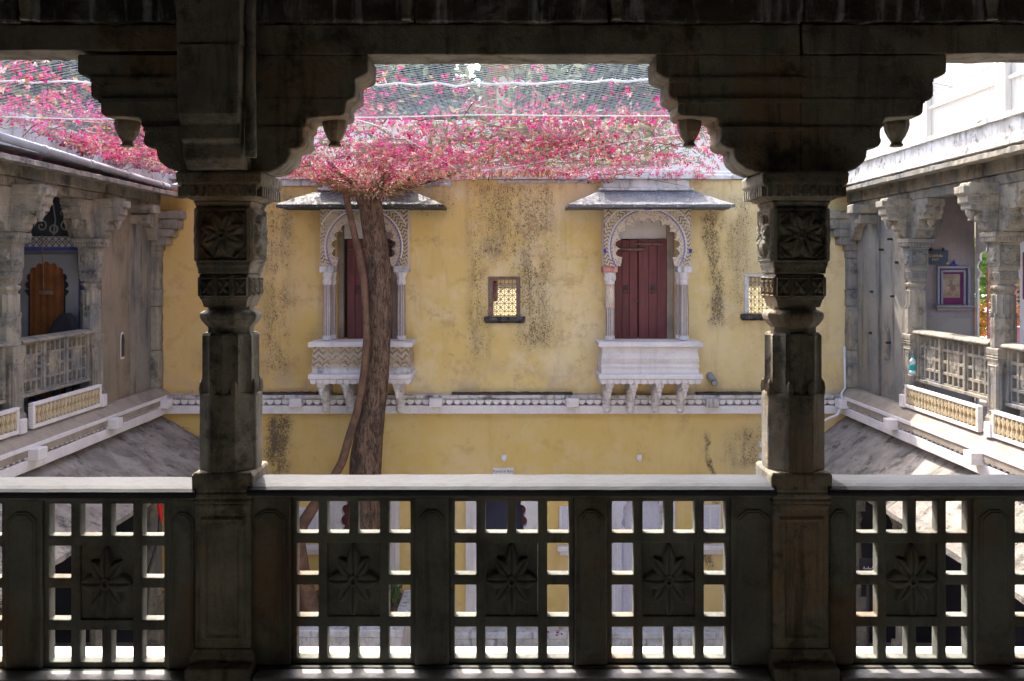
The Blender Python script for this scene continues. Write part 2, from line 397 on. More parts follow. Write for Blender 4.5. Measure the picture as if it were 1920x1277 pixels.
def thing(name, label, cat, loc=(0, 0, 0), group=None, kind=None):
    o = bpy.data.objects.new(name, None); sc.collection.objects.link(o)
    o.location = (loc[0], loc[1], loc[2]+E); o.empty_display_size = .2
    o['label'] = label; o['category'] = cat
    if group: o['group'] = group
    if kind: o['kind'] = kind
    return o
def tag(o, label, cat, group=None, kind=None):
    o['label'] = label; o['category'] = cat
    if group: o['group'] = group
    if kind: o['kind'] = kind
    return o
def struct(o, label=None):
    o['kind'] = 'structure'
    if label: o['label'] = label
    return o
def kids(o): return [c for c in sc.objects if c.parent == o]
def copy_tree(o, parent=None):
    c = o.copy(); sc.collection.objects.link(c); c.parent = parent
    for ch in kids(o): copy_tree(ch, c)
    return c
def put(o, loc, rz=0, label=None):
    o.location = (loc[0], loc[1], loc[2]+E); o.rotation_euler = (0, 0, rz)
    if label: o['label'] = label
    return o
def inst(src, name, parent, loc, rz=0):
    c = src.copy(); c.name = name; sc.collection.objects.link(c); c.parent = parent
    c.location = loc; c.rotation_euler = (0, 0, rz); return c
X = lambda px, Y: (px-CX)*Y/F
Z = lambda py, Y: (CY-py)*Y/F

# ================================================================= SETTING: ground
G = -5.9
struct(MB().box(-300, 300, -300, 400, G-.5, G).build('ground', M['paving']), 'pale stone paved courtyard floor and earth around')

# ---------------------------------------------------------------- near gallery shell (we stand in it)
FL = -1.78
struct(MB().box(-5.4, 5.4, -2.2, 3.7, FL-.2, FL).build('gallery_floor', M['floor']), 'dark worn stone floor of the near gallery')
struct(MB().box(-5.4, 5.4, -2.2, 4.0, 1.42, 1.6).build('gallery_ceiling', M['inner']), 'dark ceiling of the near gallery')
struct(MB().box(-5.4, 5.4, -2.4, -2.2, FL, 1.42).build('gallery_back_wall', M['inner']), 'dark back wall of the near gallery')
for sx in (-1, 1):
    struct(MB().box(min(sx*5.4, sx*5.6), max(sx*5.4, sx*5.6), -2.4, 4.0, FL-.2, 1.6).build('gallery_side_wall', M['inner']), 'dark end wall of the near gallery')
    struct(MB().box(min(sx*2.6*1.45, sx*5.4), max(sx*2.6*1.45, sx*5.4), 3.82, 4.0, FL, 1.42).build('gallery_front_wall', M['inner']), 'stone front wall closing the end of the near gallery')
struct(MB().box(-5.4, 5.4, 3.72, 4.02, -2.3, -1.72).build('gallery_plinth', M['dark_stone'], bevel=.006), 'stone plinth under the near railing')
lo = MB(); lo.box(-5.6, 5.6, 3.7, 4.0, G, -2.3); struct(lo.build('lower_front_wall', M['old_white']), 'wall below the near gallery')

# ================================================================= COLUMN prototype (local: origin on the floor at its centre, inner side -y, heights rel eye)
ZB = -1.75
def petals(n, L, W, H, rot=0, stretch=1.0, disc=.2, inner=.12):
    def fn(u, v):
        h = 0.0; vv = v/stretch
        r = math.hypot(u, vv); th = math.atan2(vv, u)
        for k in range(n):
            a = th-(2*PI*k/n+rot)
            al, bl = r*math.cos(a), abs(r*math.sin(a))
            if inner < al < L:
                t = (al-inner)/(L-inner)
                wd = W*(math.sin(PI*min(1, t*.92+.08)))**.75
                if bl < wd:
                    q = bl/wd
                    h = max(h, H*(.62+.38*math.sin(PI*t))*(1-q**6)*(1-.45*max(0, 1-q*5)))
        if r < disc: h = max(h, H*.9*(1-.5*(r < disc*.5)))
        return h
    return fn
def rosette_fn(u, v):
    h = petals(8, .88, .26, .026, PI/8, 1, .16, .1)(u, v)
    e = max(abs(u), abs(v)); r = math.hypot(u, v)
    if .90 < r < 1.25 and e < .88: h = .012*(.5+.5*math.cos(r*40))
    if e > .93: h = .012*(1-(e-.93)/.07) if e < .985 else 0
    return h
def leafy_fn(u, v):
    # two curling scrolls either side of a stem, framed
    h = 0
    for sx in (-1, 1):
        for (cx, cz, r0) in ((.45, .28, .40), (.45, -.42, .36)):
            r = math.hypot(u-sx*cx, v-cz)
            if r < r0: h = max(h, .013*(.5+.5*math.cos(r*26))*(1-r/r0*.3))
    if abs(u) < .07: h = max(h, .012)
    e = max(abs(u), abs(v)); 
    return h if e < .9 else (.007 if e < .97 else 0)
def cross_fn(u, v):
    e = max(abs(u), abs(v))
    if e > .95: return 0
    if e > .78: return .008
    d = abs(abs(u)-abs(v)); return max(0, .012-.03*d) if e < .62 else 0

def rot4(mb_fn):
    """run mb_fn for the four sides of a column: geometry written for the -y side"""
    mb = MB()
    for k in range(4):
        t = MB(); mb_fn(t); c, s_ = math.cos(k*PI/2), math.sin(k*PI/2)
        t.xf(lambda x, y, z: (x*c-y*s_, x*s_+y*c, z)); mb.add(t.v, t.f)
    return mb
def L(mb): return mb.xf(lambda x, y, z: (x, y, z-ZB))
ARM = [(0, .868), (.588, .868), (.588, .795), (.575, .785), (.532, .768), (.536, .74), (.536, .70), (.522, .688), (.496, .677), (.496, .632), (.478, .619), (.345, .612),
       (.336, .60), (.336, .577), (.322, .570), (.322, .538), (.328, .520), (.318, .500), (.295, .490), (.272, .487), (.268, .455), (.258, .435), (.224, .407), (.18, .392), (0, .392)]
INNER = [(0, .868), (.30, .868), (.30, .60), (.285, .572), (.272, .565), (.272, .502), (.248, .49), (.238, .43), (.205, .395), (0, .392)]
def make_column():
    t = thing('stone_column', '', 'column', (0, 0, 0), 'carved stone columns of the upper galleries')
    t.location = (0, 0, 0); S = M['dark_stone']; kw = dict(local=True)
    L(MB().sq([(.131, -1.75), (.131, -1.56), (.120, -1.55), (.120, -1.535)]).box(-.129, .129, -.195, -.12, -1.75, -1.585)).build('plinth', S, t, bevel=.005, rough=.003, cell=.05, **kw)
    ped = L(MB().sq([(.112, -1.535), (.112, -.972), (.116, -.965), (.116, -.95)])).build('pedestal', S, t, bevel=.004, rough=.002, cell=.05, **kw)
    def panel(m):
        m.relief(-.094, .094, -1.50, -1.0, -.113, lambda u, v: (.010 if (abs(u) > .72 or abs(v) > .92) and max(abs(u), abs(v)) < .99 else (0 if max(abs(u), abs(v)) >= .99 else max(0, .006-.02*abs(v-.78) if abs(u) < .5 else 0))), 22, 44)
    L(rot4(panel)).build('carved_panel', S, ped, recalc=False, **kw)
    L(MB().sq([(.120, -.95), (.120, -.935), (.113, -.93), (.122, -.922), (.122, -.908), (.114, -.902), (.122, -.895), (.124, -.835), (.116, -.822)])).build('base_moulding', S, t, bevel=.003, rough=.0025, cell=.04, **kw)
    # lower octagonal shaft with corner leaves
    L(MB().lathe([(.127, -.822), (.127, -.51), (.120, -.505)], 8, rot=PI/8)).build('octagonal_shaft', S, t, bevel=.004, rough=.0022, cell=.05, **kw)
    lf = MB()
    for k in range(8):
        a = k*PI/4+PI/8; r = .119
        c = (r*math.cos(a), r*math.sin(a))
        lf.lathe([(.012, -.52), (.016, -.49), (.012, -.465), (.002, -.45)], 6, (c[0]*.97, c[1]*.97, 0))
    L(lf).build('corner_leaf_band', S, t, **kw)
    def flute(a):
        q = (a*12/(2*PI)) % 1.0
        return 1-.10*math.sin(PI*q)**.8*(1 if .08 < q < .92 else 0)
    L(MB().lathe([(.117, -.508), (.117, -.272), (.108, -.262)], 96, shape=flute)).build('fluted_shaft', S, t, **kw)
    L(MB().lathe([(.094, -.264), (.094, -.238), (.104, -.230), (.122, -.207), (.126, -.190), (.122, -.178), (.106, -.170), (.094, -.166), (.094, -.150)], 8, rot=PI/8)).build('neck_ring', S, t, bevel=.003, rough=.0015, cell=.04, **kw)
    lb = L(MB().sq([(.086, -.155), (.094, -.125), (.100, -.118), (.100, -.022), (.092, -.018)])).build('lower_block', S, t, bevel=.003, rough=.0015, cell=.04, **kw)
    def lowpan(m):
        for x0, x1 in ((-.097, -.040), (-.032, .032), (.040, .097)):
            m.relief(x0, x1, -.112, -.030, -.1005, cross_fn, 14, 18)
    L(rot4(lowpan)).build('square_rosettes', S, lb, recalc=False, **kw)
    ub = L(MB().sq([(.104, -.018), (.106, .008), (.111, .014), (.111, .262), (.118, .268), (.118, .278)])).build('upper_block', S, t, bevel=.004, rough=.0015, cell=.05, **kw)
    L(rot4(lambda m: m.relief(-.104, .104, .03, .25, -.112, rosette_fn, 34, 34))).build('carved_rosette', S, ub, recalc=False, smooth=True, **kw)
    L(MB().sq([(.124, .278), (.135, .285), (.148, .300), (.150, .318), (.158, .330), (.170, .345), (.172, .385), (.165, .392)])).build('abacus', S, t, bevel=.004, rough=.003, cell=.045, **kw)
    def dent(m):
        for i in range(9): m.cbox(-.14+i*.035, -.160, .312, .009, .010, .020)
    L(rot4(dent)).build('dentils', S, t, **kw)
    for k, (prof, sc_, hw) in enumerate(((ARM, 1, .105), (ARM, .80, .103), (ARM, 1, .105), (INNER, 1, .112))):
        m = MB(); P = [(d*sc_, z) for d, z in prof]
        m.prism(P, 'y', -hw, hw)
        a = {0: 0, 1: PI/2, 2: PI, 3: -PI/2}[k]; c, s_ = math.cos(a), math.sin(a)
        # each tier narrows a little towards the bottom, as carved
        rt = lambda x, y, z: (x*c-y*s_, x*s_+y*c, z)
        m.xf(lambda x, y, z: rt(x, y*(1+.10*max(0, min(1, (z-.39)/.5))), z+.0004*k))
        arm = L(m).build('bracket_arm', S, t, bevel=.005, rough=.0035, cell=.045, seed=k, **kw)
        if prof is ARM:
            p = MB().lathe([(.050, .624), (.052, .600), (.046, .575), (.034, .55), (.024, .535), (.021, .527), (.026, .521), (.028, .513), (.022, .510)], 8, rot=PI/8)
            p.xf(lambda x, y, z: rt(x+.432*sc_, y, z))
            L(p).build('pendant', S, arm, **kw)
            bd = MB()                                              # rolled mouldings on the flanks of the arm
            for yy in (-1, 1):
                for (d0, d1, zz) in ((.0, .535, .765), (.0, .50, .68), (0, .32, .565)):
                    bd.box(d0*sc_, d1*sc_, yy*hw*1.03-.006, yy*hw*1.03+.010*yy+.003, zz-.008, zz+.010)
            bd.xf(rt); L(bd).build('moulding', S, arm, **kw)
    return t
col0 = make_column()
CXN, CYN = 1.17, 3.89
WALL_L, WALL_R = -5.28, 5.04
lw_cols = [9.98, 11.94]; rw_cols = [9.78, 11.91]
copies = [copy_tree(col0) for _ in range(7)]
put(col0, (-CXN, CYN, ZB), 0, 'dark near column left of the middle railing, in front of the trunk side')
for o in [c for c in kids(copies[0]) if c.name.startswith('bracket_arm')]:
    if min(v.co.y for v in o.data.vertices) < -.25 and max(v.co.y for v in o.data.vertices) < .2 and max(abs(v.co.x) for v in o.data.vertices) < .2: bpy.data.objects.remove(o)
put(copies[0], (CXN, CYN, ZB), 0, 'dark near column right of the middle railing, before the right lattice window')
# wings: their courtyard side (+y local) must face the courtyard
def stone_variant(root, mat):
    done = {}
    def rec(o):
        if o.type == 'MESH':
            if o.data.name not in done:
                m = o.data.copy(); m.materials.clear(); m.materials.append(mat); done[o.data.name] = m
            o.data = done[o.data.name]
        for c in kids(o): rec(c)
    rec(root); return root
v0 = stone_variant(copies[1], M['stone'])
def share(root, like):
    if root.type == 'MESH': root.data = like.data
    for a, b in zip(sorted(kids(root), key=lambda o: o.name), sorted(kids(like), key=lambda o: o.name)): share(a, b)
for c in copies[2:]:
    share(c, v0)
put(copies[1], (WALL_L-.11, lw_cols[0], ZB), -PI/2, 'weathered column of the left gallery at the left picture edge')
put(copies[2], (WALL_L-.11, lw_cols[1], ZB), -PI/2, 'weathered column of the left gallery beside the grey plastered wall')
put(copies[3], (WALL_R+.11, rw_cols[0], ZB), PI/2, 'weathered column of the right gallery nearest the right picture edge')
put(copies[4], (WALL_R+.11, rw_cols[1], ZB), PI/2, 'weathered column of the right gallery with a water bottle at its foot')

put(copies[5], (WALL_L-.11, lw_cols[0]-1.98, ZB), -PI/2, 'weathered left gallery column standing nearest the viewer')
put(copies[6], (WALL_R+.11, rw_cols[0]-2.13, ZB), PI/2, 'weathered right gallery column standing nearest the viewer')

# ================================================================= near lintels and beams
LG = 'stone lintels over the near gallery bays'
for (x0, x1, zb, lab) in ((-3.6, -1.175, .885, 'dark stone lintel over the left bay of the near gallery'),
                          (-1.170, 1.170, .868, 'dark stone lintel over the middle bay, pink flowers below it'),
                          (1.175, 3.6, .872, 'dark stone lintel over the right bay of the near gallery')):
    t = thing('stone_lintel', lab, 'lintel', ((x0+x1)/2, CYN, zb), LG)
    cuts = [x0, x0+(x1-x0)*.47+R.uniform(-.1, .1), x1]
    cuts = [x0, x1] if x0 == -1.170 else cuts
    for a, b in zip(cuts, cuts[1:]):
        MB().box(a+.003, b-.003, 3.775, 3.955, zb, .992).build('stone', M['dark_stone'], t, bevel=.007, seg=2, rough=.006, cell=.05, freq=6, seed=a)
    n = 3
    for i in range(n):
        a, b = x0+(x1-x0)*i/n, x0+(x1-x0)*(i+1)/n
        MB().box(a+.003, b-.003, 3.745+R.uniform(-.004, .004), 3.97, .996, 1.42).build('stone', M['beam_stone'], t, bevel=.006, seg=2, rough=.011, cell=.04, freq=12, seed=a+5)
for sx, s_ in ((-1, 'left'),):
    t = thing('pier_block', 'dark stone pier block standing on the brackets of the %s near column' % s_, 'pier block', (sx*CXN, 3.65, .87))
    for a, b in ((.871, 1.06), (1.064, 1.415)):
        MB().box(sx*CXN-.125, sx*CXN+.125, 3.585+a*.01, 3.738, a, b).build('stone', M['dark_stone'], t, bevel=.008, seg=2, rough=.006, cell=.08, freq=6)
    MB().tube([(sx*CXN-sx*.145, 3.66, z) for z in (.44, .6, .8, 1.0, 1.41)], .022, 10).build('roll_moulding', M['dark_stone'], t, smooth=True, rough=.003, cell=.05)
bosses = None
for px_, lab in ((45, 'leftmost small hanging boss on the dark upper beam'), (762, 'small hanging boss on the beam above the tree'), (1157, 'small hanging boss on the beam above the right balcony window'), (1862, 'rightmost small hanging boss on the dark upper beam')):
    c = (X(px_, 3.72), 3.727, 0)
    if bosses is None:
        bosses = MB().lathe([(.033, .22), (.034, .14), (.026, .09), (.020, .04), (.016, .012), (.020, .006), (.020, -.004)], 8, rot=PI/8).build('hanging_boss', M['dark_stone'], local=True)
        b = bosses
    else: b = bosses.copy(); sc.collection.objects.link(b)
    b.location = (c[0], c[1], E+1.0); tag(b, lab, 'boss', 'hanging bosses on the upper beam')
ev = MB().prism([(3.975, 1.12), (4.45, 1.02), (4.45, 1.07), (3.975, 1.24)], 'x', -5.4, 5.4)
tag(ev.build('stone_eave', M['chhajja']), 'sloping stone eave above the near gallery opening', 'eave')
tag(MB().box(-5.4, 5.4, 3.98, 4.14, -1.73, -1.672).build('outer_ledge', M['white'], bevel=.004), 'sunlit pale ledge along the outside of the near railing', 'ledge')
tag(MB().box(-5.4, -CXN-.14, 3.70, 3.79, -1.715, -1.628).box(-CXN+.14, CXN-.14, 3.70, 3.79, -1.715, -1.621).box(CXN+.14, 5.4, 3.70, 3.79, -1.715, -1.621).build('inner_sill', M['sill'], bevel=.006, seg=2, rough=.002, cell=.06), 'worn stone sill along the foot of the near railing', 'sill')
struct(MB().box(-5.4, 5.4, 3.705, 3.72, FL, -1.716).build('sill_riser', M['dark_stone']), 'dark stone riser under the sill')

# ================================================================= RAILINGS
flower_fn = petals(8, .93, .25, .017, PI/2, 1.0, .17, .1)
def flower8(u, v):
    a = petals(4, 1.0, .26, .034, PI/2, 1, .17, .1)(u, v)
    b = petals(4, .84, .24, .028, PI/4, 1, .17, .1)(u, v)
    return max(a, b)
def lattice_panel(wd, z0, z1, mat, th=.055, res=34, dep=1.0):
    """4 x 4 pierced panel, the middle four cells filled by a flower; local x centred, z from 0"""
    H = z1-z0; mg = wd*.004; mb_ = .002
    hw = (wd-2*mg)/4; hh = (H-2*mb_)/4; gx = hw*.30/2; gz = hh*.25/2
    xs = [-wd/2]; zs = [0]
    for i in range(4): xs += [-wd/2+mg+hw*i+gx, -wd/2+mg+hw*(i+1)-gx]
    xs.append(wd/2)
    for j in range(4): zs += [mb_+hh*j+gz, mb_+hh*(j+1)-gz]
    zs.append(H)
    holes = {(1+2*i, 1+2*j) for i in range(4) for j in range(4)} | {(a, b) for a in (3, 4, 5) for b in (3, 4, 5)}
    m = MB().plate(xs, zs, holes, -th/2, th/2)
    g = .0012
    def rel():
        return MB().relief(xs[3]+g, xs[6]-g, zs[3]+g, zs[6]-g, -th/2+.013, lambda u, v: flower8(u, v)*dep if max(abs(u), abs(v)) < .985 else 0, res, int(res*1.25))
    f = rel(); b = rel(); b.xf(lambda x, y, z: (-x, -y, z))
    f.add(b.v, b.f)
    return m, f
def railing(name, label, L0, L1, panels, posts, zt, zb, mat, yc, depth=.10, group='pierced stone railings of the galleries', res=64, relief_posts=True, bev=.006):
    """runs along x from L0 to L1 at y=yc; panels = [(x0,x1)], posts = [(x0,x1)]; returns root at its middle"""
    t = thing(name, label, 'railing', ((L0+L1)/2, yc, zb), group)
    prf = [(-.098, -.047), (-.100, -.036), (-.094, -.024), (-.078, -.014), (-.052, -.0065), (-.02, -.002), (.02, 0), (.075, 0), (.085, -.008), (.085, -.047)]
    MB().prism([(yc+a, zt+b) for a, b in prf], 'x', L0, L1).build('top_rail', (M['rail'] if mat is M['rail_stone'] else mat), t, rough=.002, cell=.08)
    MB().box(L0, L1, yc-.068, yc+.06, zt-.064, zt-.049).build('rail_moulding', mat, t, bevel=.006, seg=2)
    MB().box(L0, L1, yc-.058, yc+.055, zb, zb+.038).build('bottom_rail', mat, t, bevel=.005)
    z0, z1 = zb+.0385, zt-.0645
    cache = {}
    for x0, x1 in panels:
        key = round(x1-x0, 3)
        if key not in cache:
            m, f = lattice_panel(key, z0, z1, mat, res=res, dep=1.0 if relief_posts else .3)
            po = m.build('lattice_panel', mat, t, bevel=bev, seg=1 if bev < .004 else 2, local=True)
            fo = f.build('carved_flower', mat, po, local=True, recalc=False, smooth=True)
            cache[key] = (po, fo)
        else:
            po = inst(cache[key][0], 'lattice_panel', t, (0, 0, 0)); fo = inst(cache[key][1], 'carved_flower', po, (0, 0, 0))
        po.location = ((x0+x1)/2-(L0+L1)/2, 0, z0-zb)
    for x0, x1 in posts:
        p = MB().box(x0, x1, yc-.048, yc+.048, z0, z1).build('post', mat, t, bevel=.005, rough=.002, cell=.06)
        if relief_posts and x1-x0 > .07:
            c = (x0+x1)/2; h = (x1-x0)/2-.018; a, b = z0+.05, z1-.05
            oc = lambda h_, i: [(c-h_, a+.03+i), (c-h_*.4, a+i), (c+h_*.4, a+i), (c+h_, a+.03+i), (c+h_, b-.03-i), (c+h_*.4, b-i), (c-h_*.4, b-i), (c-h_, b-.03-i)]
            MB().prism(oc(h, 0), 'y', yc-.056, yc-.046).prism(oc(h-.009, .009), 'y', yc-.061, yc-.055).build('octagon_relief', mat, p, bevel=.003)
    return t
YR = 3.845
xr = lambda px: X(px, 3.80)
S = M['rail_stone']
railing('stone_railing', 'middle dark pierced railing with three carved flowers between the near columns', -1.065, 1.065,
        [(xr(545), xr(778)), (xr(842), xr(1077)), (xr(1139), xr(1372))], [(-1.065, xr(545)-.0004), (xr(778)+.0004, xr(842)-.0004), (xr(1077)+.0004, xr(1139)-.0004), (xr(1372)+.0004, 1.065)], -.862, -1.652, S, YR)
railing('stone_railing', 'left dark pierced railing with one whole flower panel and a sunlit roof behind', -3.77, -1.275,
        [(xr(-222), xr(8)), (xr(78), xr(314))], [(-3.77, xr(-222)-.0004), (xr(8)+.0004, xr(78)-.0004), (xr(314)+.0004, -1.275)], -.872, -1.668, S, YR)
railing('stone_railing', 'right dark pierced railing with one whole flower panel and one cut by the frame', 1.275, 3.77,
        [(xr(1600), xr(1827)), (xr(1899), xr(2126))], [(1.275, xr(1600)-.0004), (xr(1827)+.0004, xr(1899)-.0004), (xr(2126)+.0004, 3.77)], -.862, -1.652, S, YR)
def side_railing(label, wall, sgn, y0, y1):
    """gallery railings of the side wings: built along x, then turned"""
    Ln = y1-y0; pw = (Ln-.06*4)/3
    pn = []; ps = []; x = 0
    for i in range(3):
        ps.append((x, x+.057)); pn.append((x+.06, x+.06+pw-.003)); x += .06+pw
    ps.append((x, Ln))
    t = railing('stone_railing', label, 0, Ln, pn, ps, -.758, -1.41, M['stone'], 0, res=28, relief_posts=False, bev=.003)
    t.location = (wall-sgn*.11, (y0+y1)/2, -1.41+E); t.rotation_euler = (0, 0, PI/2 if sgn > 0 else -PI/2)
    return t
side_railing('pale pierced railing of the left gallery between its two visible columns', WALL_L, 1, 10.11, 11.81)
side_railing('sliver of pale pierced railing at the left picture edge', WALL_L, 1, 8.13, 9.85)
side_railing('pale pierced railing of the right gallery beside the water bottle', WALL_R, -1, 9.91, 11.78)
side_railing('pale pierced railing cut by the right picture edge', WALL_R, -1, 7.78, 9.65)

# ================================================================= FAR YELLOW WING (facade plane at y = 14)
YF = 14.0
fw = thing('yellow_palace_wing', 'yellow limewashed palace wing across the courtyard with two balcony windows', 'building', (0, 14.2, G))
def grid_wall(x0, x1, z0, z1, rects, y0, y1):
    xs = sorted({x0, x1, *[a for r in rects for a in r[:2]]}); zs = sorted({z0, z1, *[a for r in rects for a in r[2:]]})
    holes = set()
    for i in range(len(xs)-1):
        for j in range(len(zs)-1):
            cx, cz = (xs[i]+xs[i+1])/2, (zs[j]+zs[j+1])/2
            if any(a < cx < b and c < cz < d for a, b, c, d in rects): holes.add((i, j))
    return MB().plate(xs, zs, holes, y0, y1)
JL, JR = -2.17, 1.985
pxr = lambda a, b, c, d: (X(a, YF), X(b, YF), Z(d, YF), Z(c, YF))
jal1 = pxr(920, 972, 523, 593); jal2 = pxr(1400, 1452, 519, 588)
gA = (X(684, YF)-.46, X(684, YF)+.46, -5.3, -3.1); gB = (X(941, YF)-.48, X(941, YF)+.48, -5.3, -3.1); gC = (X(1205, YF)-.42, X(1205, YF)+.42, -5.3, -3.1)
rects = [(JL-.46, JL+.46, -1.05, .84), (JR-.46, JR+.46, -1.05, .84), jal1, jal2, gA, gB, gC]
fwall = grid_wall(-5.75, 5.5, G, 1.34, rects, YF, YF+.32).build('wall', M['yellow'], fw)
MB().box(-5.75, 5.5, YF-.07, YF+.36, 1.345, 1.415).box(-5.75, 5.5, YF-.02, YF+.34, 1.417, 1.47).build('coping', M['old_white'], fw, bevel=.01, rough=.008, cell=.3, freq=2)
MB().box(-5.75, -.9, YF-.03, YF-.002, 1.25, 1.34).box(-.2, 1.2, YF-.018, YF-.002, 1.29, 1.34).build('coping_drip', M['white_dirty'], fw)

def scallops(mb, u0, u1, z0, z1, n, fn):
    """row of little hanging lobes; fn(u, d, z) maps to world"""
    st = (u1-u0)/n
    for i in range(n):
        a, b = u0+st*i, u0+st*(i+1); c = (a+b)/2
        P = [(a+.004, z1), (b-.004, z1), (b-.006, z1-(z1-z0)*.45), (c+st*.22, z0+(z1-z0)*.12), (c, z0), (c-st*.22, z0+(z1-z0)*.12), (a+.006, z1-(z1-z0)*.45)]
        vs = [fn(u, 0, z) for u, z in P]+[fn(u, 1, z) for u, z in P]
        k = len(P)
        mb.add(vs, [tuple(range(k)), tuple(range(2*k-1, k-1, -1))]+[(q, (q+1) % k, (q+1) % k+k, q+k) for q in range(k)])
def string_course(parent, fn, u0, u1, blocks, mats=('white', 'old_white'), dirty=()):
    """fn(u, v, z): u along the wall, v out of it"""
    def bx(mb, a, b, v0, v1, z0, z1):
        vs = [fn(u, v, z) for z in (z0, z1) for (u, v) in ((a, v0), (b, v0), (b, v1), (a, v1))]
        mb.add(vs, [(0,3,2,1),(4,5,6,7),(0,1,5,4),(1,2,6,5),(2,3,7,6),(3,0,4,7)])
    m = MB(); bx(m, u0, u1, 0, .165, -1.915, -1.866); bx(m, u0, u1, 0, .13, -1.935, -1.917)
    p = m.build('string_course', M[mats[1]], parent, bevel=.004, rough=.005, cell=.25, freq=3)
    m = MB(); bx(m, u0, u1, 0, .05, -2.02, -1.936); m.build('frieze_ground', M['white_dirty'], p)
    m = MB(); scallops(m, u0+.01, u1-.01, -2.012, -1.937, int((u1-u0)/.115), lambda u, d, z: fn(u, .052+.095*d, z)); m.build('scallop_frieze', M[mats[0]], p)
    m = MB(); bx(m, u0, u1, 0, .15, -2.145, -2.022); m.build('lower_band', M[mats[0]], p, bevel=.006, rough=.004, cell=.3, freq=3)
    for i, u in enumerate(blocks):
        m = MB(); bx(m, u-.095, u+.095, .0, .27, -2.035, -1.905)
        m.build('projecting_block', M['white_dirty' if i in dirty else 'white'], p, bevel=.008)
    return p
string_course(fw, lambda u, v, z: (u, YF-v-.001, z), WALL_L, WALL_R, [X(555, 13.8), X(817, 13.8), X(1073, 13.8), X(1335, 13.8)], ('white', 'white_dirty'), dirty=(3,))
MB().box(-.9, 0.9, YF-.145, YF-.001, -1.862, -1.838).box(-4, -2.9, YF-.14, YF-.001, -1.862, -1.84).box(2.75, 4.6, YF-.15, YF-.001, -1.862, -1.835).build('moss_layer', simple('black_moss', (.045, .04, .035), (.09, .07, .05), 14, .95, .1, .5), fw, rough=.012, cell=.06, freq=9)

def arch_pts(cx, cz, a, b, t0, t1, n, lobes, depth=.10):
    P = []
    for i in range(n+1):
        s_ = i/n; t = t0+(t1-t0)*s_
        k = 1-depth*(1-abs(math.sin(PI*lobes*s_))**.8)
        P.append((cx+a*k*math.cos(t), cz+b*k*math.sin(t)))
    return P
def arch_plate(inner, cx, cz, x0, x1, z0, z1, y0, y1):
    """plate with a cusped opening: inner curve listed from right foot over the top to the left foot; outside rectangle"""
    outer = []; top = max(range(len(inner)), key=lambda q: inner[q][1]); zspr = cz
    for q, (x, z) in enumerate(inner):
        if z <= zspr or (q < 4 or q > len(inner)-5):
            outer.append((x1 if x > cx else x0, z)); continue
        dx, dz = x-cx, z-cz
        k = 1e9
        if dx > 1e-6: k = min(k, (x1-cx)/dx)
        if dx < -1e-6: k = min(k, (x0-cx)/dx)
        if dz > 1e-6: k = min(k, (z1-cz)/dz)
        outer.append((cx+dx*k, cz+dz*k))
    last = z0
    for q in range(len(outer)):
        if outer[q][0] != x1: break
        last = max(last, outer[q][1]); outer[q] = (x1, last)
    last = z0
    for q in range(len(outer)-1, -1, -1):
        if outer[q][0] != x0: break
        last = max(last, outer[q][1]); outer[q] = (x0, last)
    # snap the nearest ones to the two top corners
    for X0 in (x0, x1):
        i = min(range(len(outer)), key=lambda q: (outer[q][0]-X0)**2+(outer[q][1]-z1)**2); outer[i] = (X0, z1)
    m = MB(); n = len(inner); vs = []
    for y in (y0, y1):
        vs += [(x, y, z) for x, z in inner]+[(x, y, z) for x, z in outer]
    fs = []
    for i in range(n-1):
        fs += [(i, i+1, n+i+1, n+i), (2*n+i, 3*n+i, 3*n+i+1, 2*n+i+1), (i, 2*n+i, 2*n+i+1, i+1), (n+i, n+i+1, 3*n+i+1, 3*n+i)]
    fs += [(0, n, 3*n, 2*n), (n-1, 2*n-1, 4*n-1, 3*n-1)]
    return m.add(vs, fs)

